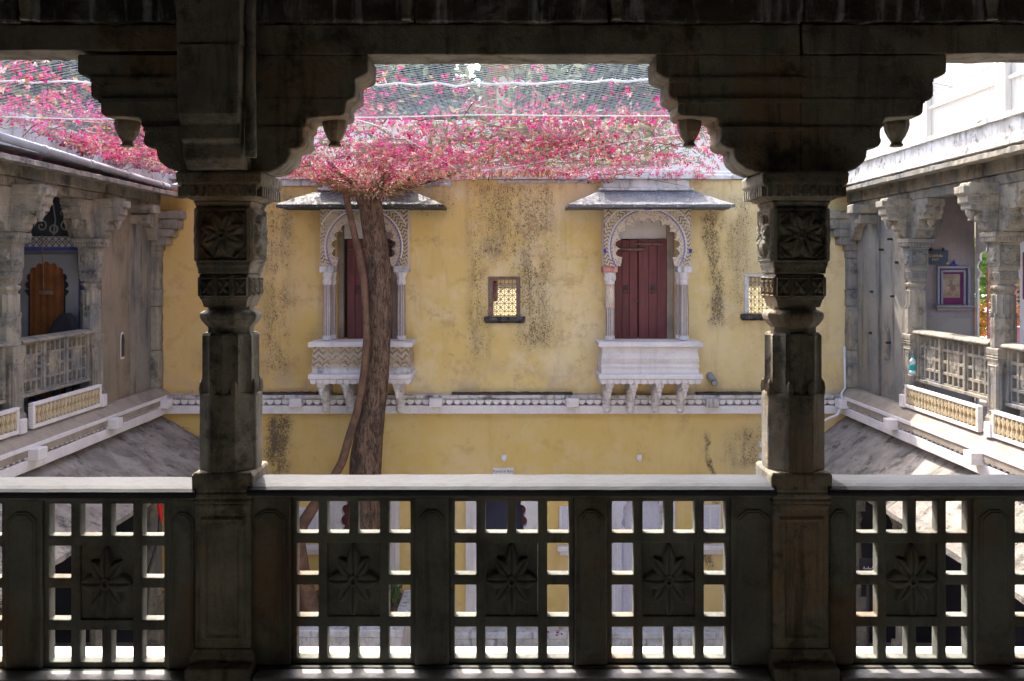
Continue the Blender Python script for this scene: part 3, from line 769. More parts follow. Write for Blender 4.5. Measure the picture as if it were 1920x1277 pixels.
def balcony_window(cx, side):
    left = side == 'left'
    r = bpy.data.objects.new('balcony_window', None); sc.collection.objects.link(r); r.parent = fw
    r.location = (cx, YF-14.2, -1.6-G); r['label'] = ('left balcony window with zigzag painted ledge behind the tree trunk' if left else 'right balcony window with closed maroon door leaves')
    light = (.50, .42, .31) if left else (.56, .47, .35)
    arc = chevron('zigzag_arch_paint', light, (.12, .085, .065), 12.5, 21, .9, (cx, .33), .545)
    zig = chevron('zigzag_ledge_paint', light, (.20, .15, .11), 8, 12, .85)
    # sloping slab hood
    sl_ = M['slate'] if left else M['slate_pale']
    hx, tx = 1.19, .68
    m = MB(); m.rings([[(cx-hx, 13.28, .885), (cx+hx, 13.28, .885), (cx+hx, 14.0, .885), (cx-hx, 14.0, .885)],
                       [(cx-hx, 13.28, .925), (cx+hx, 13.28, .925), (cx+hx, 14.0, .925), (cx-hx, 14.0, .925)],
                       [(cx-tx, 13.80, 1.165), (cx+tx, 13.80, 1.165), (cx+tx, 14.0, 1.165), (cx-tx, 14.0, 1.165)]])
    m.build('hood', sl_, r, rough=.010, cell=.09, freq=6, seed=cx)
    MB().box(cx-tx-.02, cx+tx+.02, 13.76, 14, 1.162, 1.20).box(cx-.64, cx+.64, 13.82, 13.998, 1.203, 1.33).box(cx-.70, cx+.70, 13.74, 13.998, 1.333, 1.475).build('parapet_block', M['old_white'], r, bevel=.008, rough=.004, cell=.15)
    MB().box(cx-.62, cx+.62, 13.745, 13.995, .82, .883).build('hood_bearer', M['white'], r)
    # cusped arch
    inner = [(cx+.40, .045), (cx+.385, .10)]+arch_pts(cx, .325, .475, .425, -.42, PI+.42, 132, 11, .15)+[(cx-.385, .10), (cx-.40, .045)]
    arch_plate(inner, cx, .325, cx-.635, cx+.635, .045, .88, 13.66, 13.74).build('cusped_arch', arc, r, recalc=True)
    ring = MB()
    for rad, wd in ((.565, .012), (.70, .012)):
        P = [(cx+rad*math.cos(a), 13.655, .33+rad*math.sin(a)) for a in [(-.3+(PI+.6)*i/48) for i in range(49)]]
        P = [p for p in P if abs(p[0]-cx) < .63 and p[2] < .87]
        if len(P) > 2: ring.tube(P, wd, 6)
    ring.build('arch_roll', M['white'], r)
    for sx in (-1, 1): MB().box(cx+sx*.635-.006, cx+sx*.635+.006, 13.741, 13.995, .045, .88).build('arch_cheek', M['white'], r)
    if not left:
        MB().cbox(cx+.0, 13.65, .905-.02, .055, .015, .018).build('blue_finial', M['blue'], r)
        for sx in (-1, 1): MB().cbox(cx+sx*.625, 13.65, .27, .018, .012, .028).build('blue_finial', M['blue'], r)
    # columns
    colmat = {-1: M['white'], 1: M['white']}
    for sx in (-1, 1):
        for (yy, sc_, dx) in ((13.72, 1, .545), (13.93, .72, .50)):
            x = cx+sx*dx
            m = MB().lathe([(.072*sc_, -1.035), (.072*sc_, -1.0), (.058*sc_, -.985)], 8, (x, yy, 0), PI/8)
            def fl(a): return 1-.26*abs(math.sin(a*4))**.7
            m.lathe([(.062*sc_, -.99), (.062*sc_, -.55), (.055*sc_, -.22)], 40, (x, yy, 0), 0, fl)
            m.lathe([(.066*sc_, -.22), (.070*sc_, -.17), (.058*sc_, -.15), (.062*sc_, -.12), (.085*sc_, -.055), (.088*sc_, -.045)], 8, (x, yy, 0), PI/8)
            o = m.build('column', M['white'], r, smooth=False)
            pl = MB()
            for q in range(7):
                a = -PI/2+(q-3)*.42; pl.tube([(x+.0605*sc_*math.cos(a), yy+.0605*sc_*math.sin(a), -.97), (x+.0605*sc_*math.cos(a), yy+.0605*sc_*math.sin(a), -.56), (x+.054*sc_*math.cos(a), yy+.054*sc_*math.sin(a), -.23)], .0055*sc_, 4)
            pl.build('painted_fillets', M['fillet'], o)
        red = (not left) and sx < 0
        cpt = MB().box(cx+sx*.545-.105, cx+sx*.545+.105, 13.64, 13.995, -.045, .043)
        cpt.build('capital', M['red_ochre'] if red else M['old_white'], r, bevel=.006)
        if red:
            MB().lathe([(.067, -.56), (.063, -.24)], 16, (cx-.545, 13.72, 0)).build('red_paint_band', chevron('red_streaks', (.64, .56, .45), (.42, .07, .05), 30, 5, .8), r)
            lf = MB()
            for k in range(8):
                a = k*PI/4; lf.lathe([(.012, -.165), (.018, -.11), (.006, -.055)], 5, (cx-.545+.072*math.cos(a), 13.72+.072*math.sin(a), 0))
            lf.build('capital_leaves', M['white'], r)
    # door and its recess
    dz1 = .46
    MB().box(cx-.455, cx+.455, 14.20, 14.24, dz1+.004, .84).build('tympanum', M['white'], r)
    MB().box(cx-.455, cx-.36-(.02 if left else .07), 14.12, 14.235, -1.05, .84).box(cx+.36, cx+.455, 14.12, 14.235, -1.05, .84).build('door_frame', M['ledge'], r)
    a0, a1, mid = cx-.452, cx+.36, cx-.075
    if left: a0, a1, mid = cx-.33, cx+.45, cx+.02
    for q, (u0, u1, zt) in enumerate(((a0, mid-.006, dz1-.012), (mid+.006, a1, dz1))):
        dm = MB(); e = [u0, u0+(u1-u0)*.36, u0+(u1-u0)*.66, u1]
        for ee in range(3): dm.box(e[ee]+.003, e[ee+1]-.003, 14.14+.004*(ee % 2), 14.18, -1.05, zt-(.012 if ee == 1 else 0))
        dm.box(u0+.004, u1-.004, 14.165, 14.178, -1.05, zt)
        dm.build('door_leaf_or_shade', M['door'], r, bevel=.003)
        c = (u0+u1)/2; P = [(c-.0+.035*math.cos(t), 14.125, -.33+.035*math.sin(t)) for t in [i*PI/6 for i in range(12)]]
        MB().tube(P, .006, 5).box(c-.03, c+.03, 14.13, 14.138, -.29, -.24).build('ring_handle', M['black'], r)
    MB().tube([(a0+.02, 14.10, .305), (mid+.10, 14.10, .30)], .02, 8).tube([(mid-.06, 14.11, .385), (a1-.06, 14.11, .375)], .017, 8).build('wooden_bar', M['old_wood'], r)
    pts = [(mid-.09+.02*i, 14.125, -.46+.03*math.sin(i*1.5)-.02*math.sin(i*PI/10)) for i in range(10)]
    MB().tube(pts, .006, 5).build('door_chain', M['old_wood'], r)
    # balcony parapet: stacked mouldings
    def stack(mb, secs): mb.rings([[(cx-h, y, z), (cx+h, y, z), (cx+h, 13.998, z), (cx-h, 13.998, z)] for h, y, z in secs])
    m = MB(); stack(m, [(.735, 13.34, -1.115), (.745, 13.33, -1.105), (.745, 13.33, -1.055), (.735, 13.34, -1.045)]); m.build('ledge_slab', M['white'], r, rough=.003, cell=.1)
    m = MB(); stack(m, [(.715, 13.40, -1.405), (.70, 13.42, -1.375), (.70, 13.42, -1.355), (.705, 13.40, -1.33), (.70, 13.38, -1.28), (.685, 13.41, -1.20), (.69, 13.395, -1.15), (.70, 13.385, -1.118)])
    m.build('ledge_body', zig if left else M['white'], r)
    m = MB(); stack(m, [(.705, 13.40, -1.50), (.70, 13.42, -1.45), (.70, 13.415, -1.408)]); m.build('ledge_foot', M['white'] if not left else M['old_white'], r)
    m = MB(); stack(m, [(.735, 13.34, -1.575), (.745, 13.33, -1.565), (.745, 13.33, -1.52), (.735, 13.34, -1.503)]); m.build('base_slab', M['white'], r)
    m = MB(); scallops(m, cx-.725, cx+.725, -1.648, -1.577, 15, lambda u, d, z: (u, 13.345+.03*d, z))
    for sx in (-1, 1): scallops(m, 13.38, 13.95, -1.648, -1.577, 6, lambda u, d, z: (cx+sx*(.725-.03*d), u, z))
    m.box(cx-.69, cx+.69, 13.38, 13.995, -1.64, -1.58); m.build('scallop_fringe', M['white'], r)
    for q, dx in enumerate((-.58, -.23, .14, .51)):
        x = cx+dx; m = MB()
        m.prism([(13.40, -1.645), (13.995, -1.645), (13.995, -2.10), (13.90, -2.12), (13.84, -2.04), (13.85, -1.97), (13.78, -1.90), (13.72, -1.80), (13.62, -1.76), (13.50, -1.735), (13.42, -1.70)], 'x', x-.058, x+.058)
        b = m.build('bracket', M['white'], r, bevel=.012, seg=2)
        m = MB().lathe([(.060, -1.652), (.062, -1.70), (.040, -1.71), (.046, -1.75), (.030, -1.77), (.030, -1.80), (.010, -1.86)], 10, (x, 13.455, 0))
        m.build('bracket_pendant', M['white'], r)
        m = MB().lathe([(.03, -2.13), (.062, -2.09), (.05, -2.05), (.07, -2.03), (.055, -1.99), (.065, -1.96), (.04, -1.92)], 10, (x, 13.84, 0))
        m.build('bracket_lotus', M['white'], r, smooth=False)
        MB().lathe([(.02, -1.96), (.05, -1.90), (.052, -1.82), (.02, -1.74)], 8, (x, 13.74, 0)).build('bracket_bud', M['white'], r)
    return r
balcony_window(JL, 'left'); balcony_window(JR, 'right')

def jali_window(rc, first):
    x0, x1, z0, z1 = rc
    w_ = MB(); t = .022
    w_.box(x0-.035, x0+.028, YF-.025, YF+.10, z0, z1).box(x1-.028, x1+.03, YF-.02, YF+.10, z0, z1).box(x0-.035, x1+.03, YF-.03, YF+.1, z1, z1+.035)
    f = w_.build('lattice_window', M['old_wood'] if first else M['old_white'], fw, bevel=.004)
    f['label'] = 'small lattice window between the two balcony windows' if first else 'small lattice window half hidden by the right near column'
    m = MB(); nx, nz = 6, 9; a0, a1 = x0+.03, x1-.03; sx, sz = (a1-a0)/nx, (z1-z0-.02)/nz; r = .0045
    y = YF+.09
    for i in range(nx+1): m.box(a0+sx*i-r, a0+sx*i+r, y-.01, y+.012, z0, z1)
    for j in range(nz+1): m.box(a0, a1, y-.012, y+.01, z0+.01+sz*j-r, z0+.01+sz*j+r)
    for i in range(0, nx, 2):
        for j in range(0, nz-1, 2):
            c = (a0+sx*(i+1), z0+.01+sz*(j+1))
            for sg in (-1, 1):
                m.tube([(c[0]-sx, y-.004, c[1]-sg*sz), (c[0]+sx, y-.004, c[1]+sg*sz)], .006, 4)
            m.tube([(c[0]+sx*.75*math.cos(q*PI/4), y-.006, c[1]+sz*.75*math.sin(q*PI/4)) for q in range(9)], .005, 4)
    m.build('lattice', M['ledge'], f)
    MB().box(x0-.10, x1+.10, YF-.10, YF+.02, z0-.075, z0-.004).box(x0-.08, x1+.08, YF-.07, YF+.0, z0-.10, z0-.077).build('sill', simple('black_sill', (.035, .033, .033), (.10, .095, .09), 16, .9, .2, .5), f, bevel=.008, rough=.006, cell=.03, freq=20)
    m = MB()
    n = 12
    vs = [(x0-.05+(x1-x0+.1)*i/n, YF+.20+.012*math.sin(i*2.1), z) for z in (z0-.05, z1+.05) for i in range(n+1)]
    m.add(vs, [(i, i+1, n+2+i, n+1+i) for i in range(n)]).build('jali_backlight_sheet', M['curtain'], f, recalc=False)  # added translucent sheet, its glow stands in for bright outdoors behind the lattice
    if first:
        vs = [(x0+.02+.085*i/4, YF+.13+.01*math.sin(i*2), z) for z in (z0+.22, z1-.03) for i in range(5)]
        MB().add(vs, [(i, i+1, 6+i, 5+i) for i in range(4)]).build('red_cloth', M['red_cloth'], f, recalc=False)
jali_window(jal1, True); jali_window(jal2, False)

# ground floor arches of the yellow wing
def ground_arch(rc, px, kind):
    x0, x1, z0, z1 = rc; c = (x0+x1)/2
    lab = {'door': 'white cusped doorway behind the trunk with a maroon door', 'dark': 'white cusped doorway opening on a dark room', 'blank': 'blank pale lilac arched niche'}[kind]
    zc = -3.75; a = (x1-x0)/2-.10
    inner = [(x1-.10, z0+.02), (x1-.10, z0+.8), (x1-.10, -3.98)]+arch_pts(c, zc, a, .50, -.25, PI+.25, 90, 9, .13)+[(x0+.10, -3.98), (x0+.10, z0+.8), (x0+.10, z0+.02)]
    m = arch_plate(inner, c, zc, x0-.06, x1+.06, z0, -3.12, YF-.05, YF+.06)
    fr = m.build('arched_doorway', M['white'] if kind != 'blank' else M['lilac'], fw); fr['label'] = lab
    b = MB()
    for sx in (-1, 1):
        q = c+sx*((x1-x0)/2+.01)
        b.box(q-.012, q+.012, YF-.065, YF-.051, z0, -3.2); b.box(q-sx*.045-.008, q-sx*.045+.008, YF-.06, YF-.051, z0, -3.2)
    b.build('fillet', M['white'], fr)
    if kind == 'door':
        MB().box(x0, x1, YF+.20, YF+.25, z0, z1).build('door_leaf_or_shade', M['door'], fr); MB().box(c-.01, c+.01, YF+.18, YF+.2, z0, z1).build('door_stile', M['black'], fr)
    elif kind == 'dark':
        MB().box(x0, x1, YF+.31, YF+.33, z0, z1).build('door_leaf_or_shade', M['indigo_room'], fr); MB().box(x0+.1, x0+.17, YF+.2, YF+.24, z0, z1).box(x1-.17, x1-.1, YF+.2, YF+.24, z0, z1).build('door_jamb', M['door'], fr)  # no leaf here: a dark sheet stands in for the room's shade
    else: MB().box(x0, x1, YF+.10, YF+.15, z0, z1).build('niche_back', M['lilac'], fr)
ground_arch(gA, 684, 'door'); ground_arch(gB, 941, 'dark'); ground_arch(gC, 1205, 'blank')
for (a, b, c, d) in ((1052, 1092, 952, 1005), (1312, 1348, 949, 1003), (560, 596, 955, 1003)):
    x0, x1, z0, z1 = pxr(a, b, c, d)
    f = MB().box(x0-.03, x1+.03, YF-.035, YF-.001, z0, z1+.03).build('shuttered_niche', M['white'], fw, bevel=.006)
    m = MB()
    for i in range(2):
        u = x0+.015+(x1-x0)/2*i; m.box(u, u+(x1-x0)/2-.03, YF-.045, YF-.036, z0+.03, z1-.01)
    m.build('shutter', M['lilac'], f, bevel=.004)
    MB().box(x0-.06, x1+.06, YF-.12, YF-.001, z0-.20, z0-.13).box(x0-.03, x1+.03, YF-.09, YF-.001, z0-.27, z0-.203).build('shelf', M['white'], f, bevel=.006)
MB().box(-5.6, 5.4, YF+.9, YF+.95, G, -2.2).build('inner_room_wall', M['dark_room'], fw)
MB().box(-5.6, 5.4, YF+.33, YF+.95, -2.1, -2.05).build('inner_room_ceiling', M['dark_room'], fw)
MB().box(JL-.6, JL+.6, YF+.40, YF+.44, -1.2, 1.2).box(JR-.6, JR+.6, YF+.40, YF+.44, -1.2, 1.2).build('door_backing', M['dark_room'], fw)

# small things fixed to the yellow wall
for px_, py, lab in ((945, 857, 'small white switch box on the yellow wall left of centre, above the sign'), (1198, 857, 'small white switch box on the yellow wall below the right balcony window'),
                     (1427, 832, 'uppermost small white box beside the right near column'), (1427, 853, 'middle small white box beside the right near column'), (1427, 878, 'lowest small white box beside the right near column')):
    c = (X(px_, YF), 0, Z(py, YF))
    b = MB().box(c[0]-.038, c[0]+.038, YF-.06, YF-.001, c[2]-.04, c[2]+.04).box(c[0]-.012, c[0]+.014, YF-.075, YF-.05, c[2]-.058, c[2]-.036).build('switch_box', M['plastic_white'], bevel=.006)
    tag(b, lab, 'switch box', 'small white boxes on the yellow wall')
def text_on(s, size, loc, mat, parent=None, rz=0):
    name = 'lettering'
    cu = bpy.data.curves.new(name, 'FONT'); cu.body = s; cu.size = size; cu.extrude = .001; cu.align_x = 'CENTER'; cu.align_y = 'CENTER'
    tmp = bpy.data.objects.new(name, cu); sc.collection.objects.link(tmp); bpy.context.view_layer.update()
    me = bpy.data.meshes.new_from_object(tmp.evaluated_get(bpy.context.evaluated_depsgraph_get())); bpy.data.objects.remove(tmp); bpy.data.curves.remove(cu)
    me.materials.clear(); me.materials.append(mat); o = bpy.data.objects.new(name, me); sc.collection.objects.link(o)
    o.rotation_euler = (PI/2, 0, rz)
    base = parent.location if parent else Vector((0, 0, 0))
    o.location = (loc[0]-base.x, loc[1]-base.y, loc[2]+E-base.z)
    if parent: o.parent = parent
    return o
sg = thing('name_sign', 'small white lettered sign on the yellow wall just over the near rail', 'sign', (X(943, YF), YF-.03, Z(886, YF)))
MB().box(X(924, YF), X(963, YF), YF-.02, YF-.002, Z(893, YF), Z(877, YF)).build('board', M['plastic_white'], sg)
text_on('Kanch ki Burj', .055, (X(943.5, YF), YF-.024, Z(883, YF)), M['ink'], sg)
st = MB(); cx_, cz_ = X(1333, 13.9), Z(713, 13.9)
rg = []
for (yy, dz, rr) in ((14.0, .06, .055), (13.80, -.03, .05)):
    rg.append([(cx_+(.0 if yy > 13.9 else .03)+rr*math.cos(a), yy, cz_+dz+rr*math.sin(a)) for a in [i*PI/6 for i in range(12)]])
inner_ = [[(p[0]*.5+.5*cx_+.015, 13.80, p[2]*.8+.2*(cz_-.03)) for p in rg[1]], [(p[0]*.5+.5*cx_+.015, 13.9, p[2]*.8+.2*cz_) for p in rg[1]]]
st.rings([rg[0], rg[1]], closed=False).rings([rg[1], [(cx_+.03+(p[0]-cx_-.03)*.75, 13.80, cz_-.03+(p[2]-cz_+.03)*.75) for p in rg[1]], [(cx_+.03+(p[0]-cx_-.03)*.7, 13.92, cz_+(p[2]-cz_+.03)*.7) for p in rg[1]]], closed=True)
tag(st.build('drain_spout', M['pvc'], recalc=False), 'short stub of grey drain pipe sticking out of the yellow wall', 'drain spout')
cd = [(X(1585, 13.9), 13.93, Z(650, 13.9)), (X(1586, 13.9), 13.93, Z(728, 13.9)), (X(1578, 13.8), 13.80, Z(738, 13.8)), (X(1582, 13.6), 13.66, Z(760, 13.6)), (X(1570, 13.6), 13.60, Z(778, 13.6)), (X(1545, 13.7), 13.70, Z(789, 13.7)), (X(1500, 13.7), 13.80, Z(803, 13.7))]
tag(MB().tube(cd, .018, 7).build('white_conduit', M['plastic_white'], smooth=True), 'white bent cable conduit in the right corner of the yellow wall', 'conduit')

# ================================================================= SIDE WINGS
def wing(side):
    Lf = side == 'left'
    wall, sg_ = (WALL_L, 1) if Lf else (WALL_R, -1)
    cols = lw_cols if Lf else rw_cols
    def fn(u, v, z): return (wall+sg_*v, u, z)
    t = thing('side_gallery', 'left arcaded palace wing of grey stone with a drain pipe under its roof' if Lf else 'right arcaded palace wing in hazy light with a painted end wall', 'building', (wall-sg_*.5, 10, G), 'side galleries of the courtyard')
    def bx(mb, u0, u1, v0, v1, z0, z1):
        vs = [fn(u, v, z) for z in (z0, z1) for (u, v) in ((u0, v0), (u1, v0), (u1, v1), (u0, v1))]
        return mb.add(vs, [(0,3,2,1),(4,5,6,7),(0,1,5,4),(1,2,6,5),(2,3,7,6),(3,0,4,7)])
    u0, u1 = 4.15, 13.995
    depth = -2.0 if Lf else -1.0
    # floor, ledge below the columns
    bx(MB(), u0, u1, depth-.3, .02, -1.99, -1.755).build('floor_slab', M['ledge'], t)
    m = MB(); vs = [fn(u, v, z) for u in (u0, u1) for (v, z) in ((.021, -1.99), (.021, -1.757), (.155, -1.862), (.155, -1.99))]
    m.add(vs, [(0,1,2,3), (7,6,5,4), (0,4,5,1), (1,5,6,2), (2,6,7,3), (3,7,4,0)]).build('sloping_ledge', M['ledge'], t, rough=.004, cell=.25)
    string_course(t, fn, u0, 13.83, [cols[0]-1.98, cols[0], cols[1], 13.7], ('white', 'white'))
    bx(MB(), u0, u1, -.1, .02, -2.16, -1.992).build('ledge_backing', M['old_white'], t)
    # sloping stone roof over the ground floor, of separate slabs
    ve, ze = (.98, -2.74) if Lf else (.75, -2.75)
    n = 9; us = [u0+(13.99-u0)*i/n for i in range(n+1)]
    for i in range(n):
        a, b = us[i]+.003, us[i+1]-.003
        m = MB(); P = [(-.02, -2.16), (ve, ze), (ve, ze-.055), (-.02, -2.24)]
        vs = [fn(a, v, z) for v, z in P]+[fn(b, v, z) for v, z in P]
        m.add(vs, [(0,1,2,3), (7,6,5,4), (0,4,5,1), (1,5,6,2), (2,6,7,3), (3,7,4,0)])
        m.build('roof_slab', M['chhajja'], t, rough=.014, cell=.16, freq=3.5, seed=0)
    # solid plastered wall near the corner, vertical lesenes, corner pilaster
    c1 = cols[1]+.13
    if Lf:
        bx(MB(), c1+.02, 13.0, -.20, -.035, -1.757, .87).build('plaster_wall', weathered('buff_plaster', (.27, .215, .15), (.21, .175, .13), (.07, .055, .04), 2, .45, .65), t, rough=.004, cell=.2)
        bx(MB(), 13.0, 13.78, -.20, -.055, -1.757, .87).build('grey_plaster_panel', M['grey_plaster'], t, rough=.004, cell=.2)
        ny, z0n, z1n = 12.72, Z(673, 12.72), Z(622, 12.72)
    else:
        for k, (a, b, v) in enumerate(((c1+.02, 12.42, -.05), (12.42, 12.95, -.075), (12.95, 13.30, -.045), (13.30, 13.80, -.07))):
            bx(MB(), a+.002, b-.002, -.20, v, -1.757, .87).build('plaster_strip', M['grey_plaster'], t, rough=.004, cell=.2)
        ny, z0n, z1n = 12.72, Z(672, 12.72), Z(612, 12.72)
    m = MB(); h = .055 if Lf else .09
    P = [(ny-h, z0n), (ny+h, z0n), (ny+h, z1n-.08), (ny+h*.6, z1n-.02), (ny, z1n), (ny-h*.6, z1n-.02), (ny-h, z1n-.08)]
    vs = [fn(u, -.036 if Lf else -.072, z) for u, z in P]+[fn(u, -.026 if Lf else -.052, z) for u, z in P]; k = len(P)
    nf = m.add(vs, [tuple(range(k)), tuple(range(2*k-1, k-1, -1))]+[(q, (q+1) % k, (q+1) % k+k, q+k) for q in range(k)]).build('niche_surround', M['grey_plaster'] if not Lf else M['white'], t)
    P2 = [(ny+(u-ny)*(.85 if Lf else .6), z0n+.03+(z-z0n)*.85) for u, z in P]; vs = [fn(u, -.024 if Lf else -.05, z) for u, z in P2]+[fn(u, -.020 if Lf else -.046, z) for u, z in P2]
    MB().add(vs, [tuple(range(k)), tuple(range(2*k-1, k-1, -1))]+[(q, (q+1) % k, (q+1) % k+k, q+k) for q in range(k)]).build('niche_opening_plate', M['black'] if Lf else M['cream'], nf)  # left: flat black plate in place of the shade inside the niche
    if not Lf:
        for (uu, zz) in ((13.1, .75), (12.55, .45), (12.85, .3), (12.3, .1), (13.15, -.35), (12.45, -.4), (13.2, -1.0), (12.6, -1.1)):
            bx(MB(), uu-.012, uu+.012, -.07, -.005, zz*.9-.015, zz*.9+.015).build('iron_peg', M['black'], t)
    # corner pilaster with a small capital, in stone pieces
    pf = [(-1.757, -1.2, .10), (-1.195, -.55, .085), (-.545, -.30, .10), (-.295, .16, .085), (.165, .27, .10), (.275, .40, .15)]
    for a, b, h in pf:
        bx(MB(), 13.80, 13.99, -.22, h*.6, a, b).build('pilaster_stone', M['stone'], t, bevel=.01, rough=.01, cell=.06, seed=a)
    for (a, b, o, hz) in ((.41, .87, .22, 0),):
        m = MB(); P = [(13.99, .41), (13.70, .43), (13.62, .52), (13.58, .60), (13.46, .63), (13.44, .72), (13.36, .75), (13.35, .87), (13.99, .87)]
        vs = [fn(u, -.18, z) for u, z in P]+[fn(u, .06, z) for u, z in P]; k = len(P)
        m.add(vs, [tuple(range(k)), tuple(range(2*k-1, k-1, -1))]+[(q, (q+1) % k, (q+1) % k+k, q+k) for q in range(k)]).build('corner_bracket', M['stone'], t, bevel=.008, rough=.008, cell=.06)
        for q, (w0, w1, zt, zb_) in enumerate(((0, .34, .87, .745), (.0, .30, .74, .60), (0, .22, .595, .48), (0, .14, .475, .36))):   # corner bracket standing out over the yellow wall
            vs2 = MB().add([fn(u, v, z) for z in (zb_, zt) for (u, v) in ((13.78, -.05), (13.99, -.05), (13.99, w1+.06), (13.78, w1+.06))], [(0,3,2,1),(4,5,6,7),(0,1,5,4),(1,2,6,5),(2,3,7,6),(3,0,4,7)])
            vs2.build('bracket_stone', M['stone'], t, bevel=.012, rough=.008, cell=.05, seed=q)
    # beams of separate stones over the columns
    us = [u0, cols[0]-1.98, cols[0]-.98, cols[0], cols[0]+.6, cols[0]+1.25, cols[1], cols[1]+.7, cols[1]+1.3, 13.99]
    for r_, (z0, z1, v1) in enumerate(((.872, .985, .0), (.989, 1.16, .03))):
        for i in range(len(us)-1):
            sh = (.18 if r_ else 0)
            a = us[i]+(sh if i else 0)+.004; b = us[i+1]+(sh if i < len(us)-2 else 0)-.004
            bx(MB(), a, b, -.22, v1-.012+R.uniform(-.008, .008), z0, z1).build('beam_stone', M['stone'], t, bevel=.01, rough=.008, cell=.12, seed=i)
    # cross blocks over each column reaching out to the eave
    for c in (cols[0], cols[1], cols[0]-1.98, 13.1):
        for (dz, v, hw) in ((.64, .20, .10), (.78, .30, .12)):
            bx(MB(), c-hw, c+hw, -.1, v, dz, dz+.125).build('eave_bracket_stone', M['stone'], t, bevel=.012, rough=.008, cell=.06)
    # inner ceiling, back wall
    bx(MB(), u0, u1, depth-.3, -.23, 1.002, 1.16).build('ceiling_slab', M['inner'], t)
    # eave: sloping slabs with a broken edge
    n = 11; e_us = [u0+(13.99-u0)*i/n for i in range(n+1)]
    evv, evz = (.40, 1.115) if Lf else (.34, 1.155)
    for i in range(n):
        a, b = e_us[i]+.003, e_us[i+1]-.003
        P = [(-.22, 1.245), (evv, evz), (evv, evz-.05), (.30, evz-.052), (-.22, 1.165)]
        vs = [fn(a, v, z) for v, z in P]+[fn(b, v, z) for v, z in P]; k = 5
        MB().add(vs, [tuple(range(k)), tuple(range(2*k-1, k-1, -1))]+[(q, (q+1) % k, (q+1) % k+k, q+k) for q in range(k)]).build('eave_slab', M['chhajja'] if Lf else M['stone'], t, rough=.012, cell=.10, freq=7, seed=0)
    # parapet
    if Lf:
        bx(bx(MB(), u0, u1, -.5, .19, 1.25, 1.33), u0, u1, -.05, .15, 1.33, 1.56).build('parapet', M['old_white'], t, rough=.008, cell=.2)
        bx(MB(), u0, u1, -.1, .20, 1.562, 1.61).build('parapet_coping', M['old_white'], t, rough=.01, cell=.2)
    else:
        bx(bx(MB(), u0, u1, -.9, .10, 1.25, 1.33), u0, u1, -.25, .06, 1.33, 1.52).build('parapet', M['white_dirty'], t, rough=.008, cell=.2)
        bx(MB(), u0, u1, -.3, .10, 1.522, 1.58).build('parapet_coping', M['old_white'], t, rough=.01, cell=.2)
    # framed lattice friezes in front of the railings
    for (a, b) in ((cols[0]+.20, cols[1]-.06), (cols[0]-2.0+.20, cols[0]-.08)):
        m = MB(); z0, z1 = -1.745, -1.462
        for q in ((a, b, -1.50, z1), (a, b, z0, -1.70), (a, a+.045, -1.70, -1.50), (b-.045, b, -1.70, -1.50)):
            bx(m, q[0], q[1], .0, .060, q[2], q[3])
        fr = m.build('frieze_frame', M['white'], t, bevel=.006)
        bx(MB(), a+.02, b-.02, .0, .028, -1.71, -1.49).build('frieze_back', M['ochre'], fr)
        m = MB(); n = int((b-a-.1)/.085); st_ = (b-a-.1)/n
        for i in range(n+1):
            c = a+.05+st_*i
            for zc, s2 in ((-1.555, 1), (-1.648, -1)):
                for sx in (-1, 1):
                    P = [(c, zc-.045*s2), (c+sx*.022, zc-.02*s2), (c+sx*.036, zc+.015*s2), (c+sx*.012, zc+.048*s2), (c+sx*.018, zc+.012*s2), (c+sx*.008, zc-.02*s2)]
                    vs = [fn(min(max(u, a+.03), b-.03), .029, z) for u, z in P]+[fn(min(max(u, a+.03), b-.03), .054, z) for u, z in P]; k = 6
                    m.add(vs, [tuple(range(k)), tuple(range(2*k-1, k-1, -1))]+[(q, (q+1) % k, (q+1) % k+k, q+k) for q in range(k)])
            m.add([fn(c-.006, .03, -1.70), fn(c+.006, .03, -1.70), fn(c+.006, .056, -1.70), fn(c-.006, .056, -1.70), fn(c-.006, .03, -1.50), fn(c+.006, .03, -1.50), fn(c+.006, .056, -1.50), fn(c-.006, .056, -1.50)], [(0,3,2,1),(4,5,6,7),(0,1,5,4),(1,2,6,5),(2,3,7,6),(3,0,4,7)])
        m.build('leaf_tracery', M['tracery'], fr)
        bx(MB(), b+.0, b+.14, .0, .07, -1.755, -1.60).build('pedestal_block', M['white'], fr, bevel=.006)
    # ground floor: back wall, pillars, low plinth
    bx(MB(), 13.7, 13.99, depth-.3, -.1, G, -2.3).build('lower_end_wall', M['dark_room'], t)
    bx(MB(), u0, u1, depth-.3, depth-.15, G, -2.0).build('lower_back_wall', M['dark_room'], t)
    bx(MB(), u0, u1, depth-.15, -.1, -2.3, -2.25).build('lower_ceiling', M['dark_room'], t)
    bx(MB(), u0, u1, depth-.15, .35, G, G+.42).build('lower_plinth', M['ledge'], t, bevel=.02)
    for c in (5.6, 7.7, 9.9, 12.0, 13.8):
        x_, y_, _ = fn(c, -.02, 0)
        m = MB().sq([(.16, G+.42), (.16, G+.62), (.13, G+.66), (.13, G+1.1)], (x_, y_, 0)).lathe([(.12, G+1.1), (.12, G+2.1), (.10, G+2.15), (.14, G+2.25), (.10, G+2.35)], 12, (x_, y_, 0)).sq([(.12, G+2.35), (.12, G+2.6), (.16, G+2.7), (.20, G+2.95), (.20, -2.45)], (x_, y_, 0))
        m.build('lower_pillar', M['stone'], t)
        bx(MB(), c-1.1, c+1.0, -.12, .08, -2.55, -2.3).build('lower_beam', M['stone'], t) if c < 13 else None
    return t, fn, bx
lw, lfn, lbx = wing('left'); rw, rfn, rbx = wing('right')

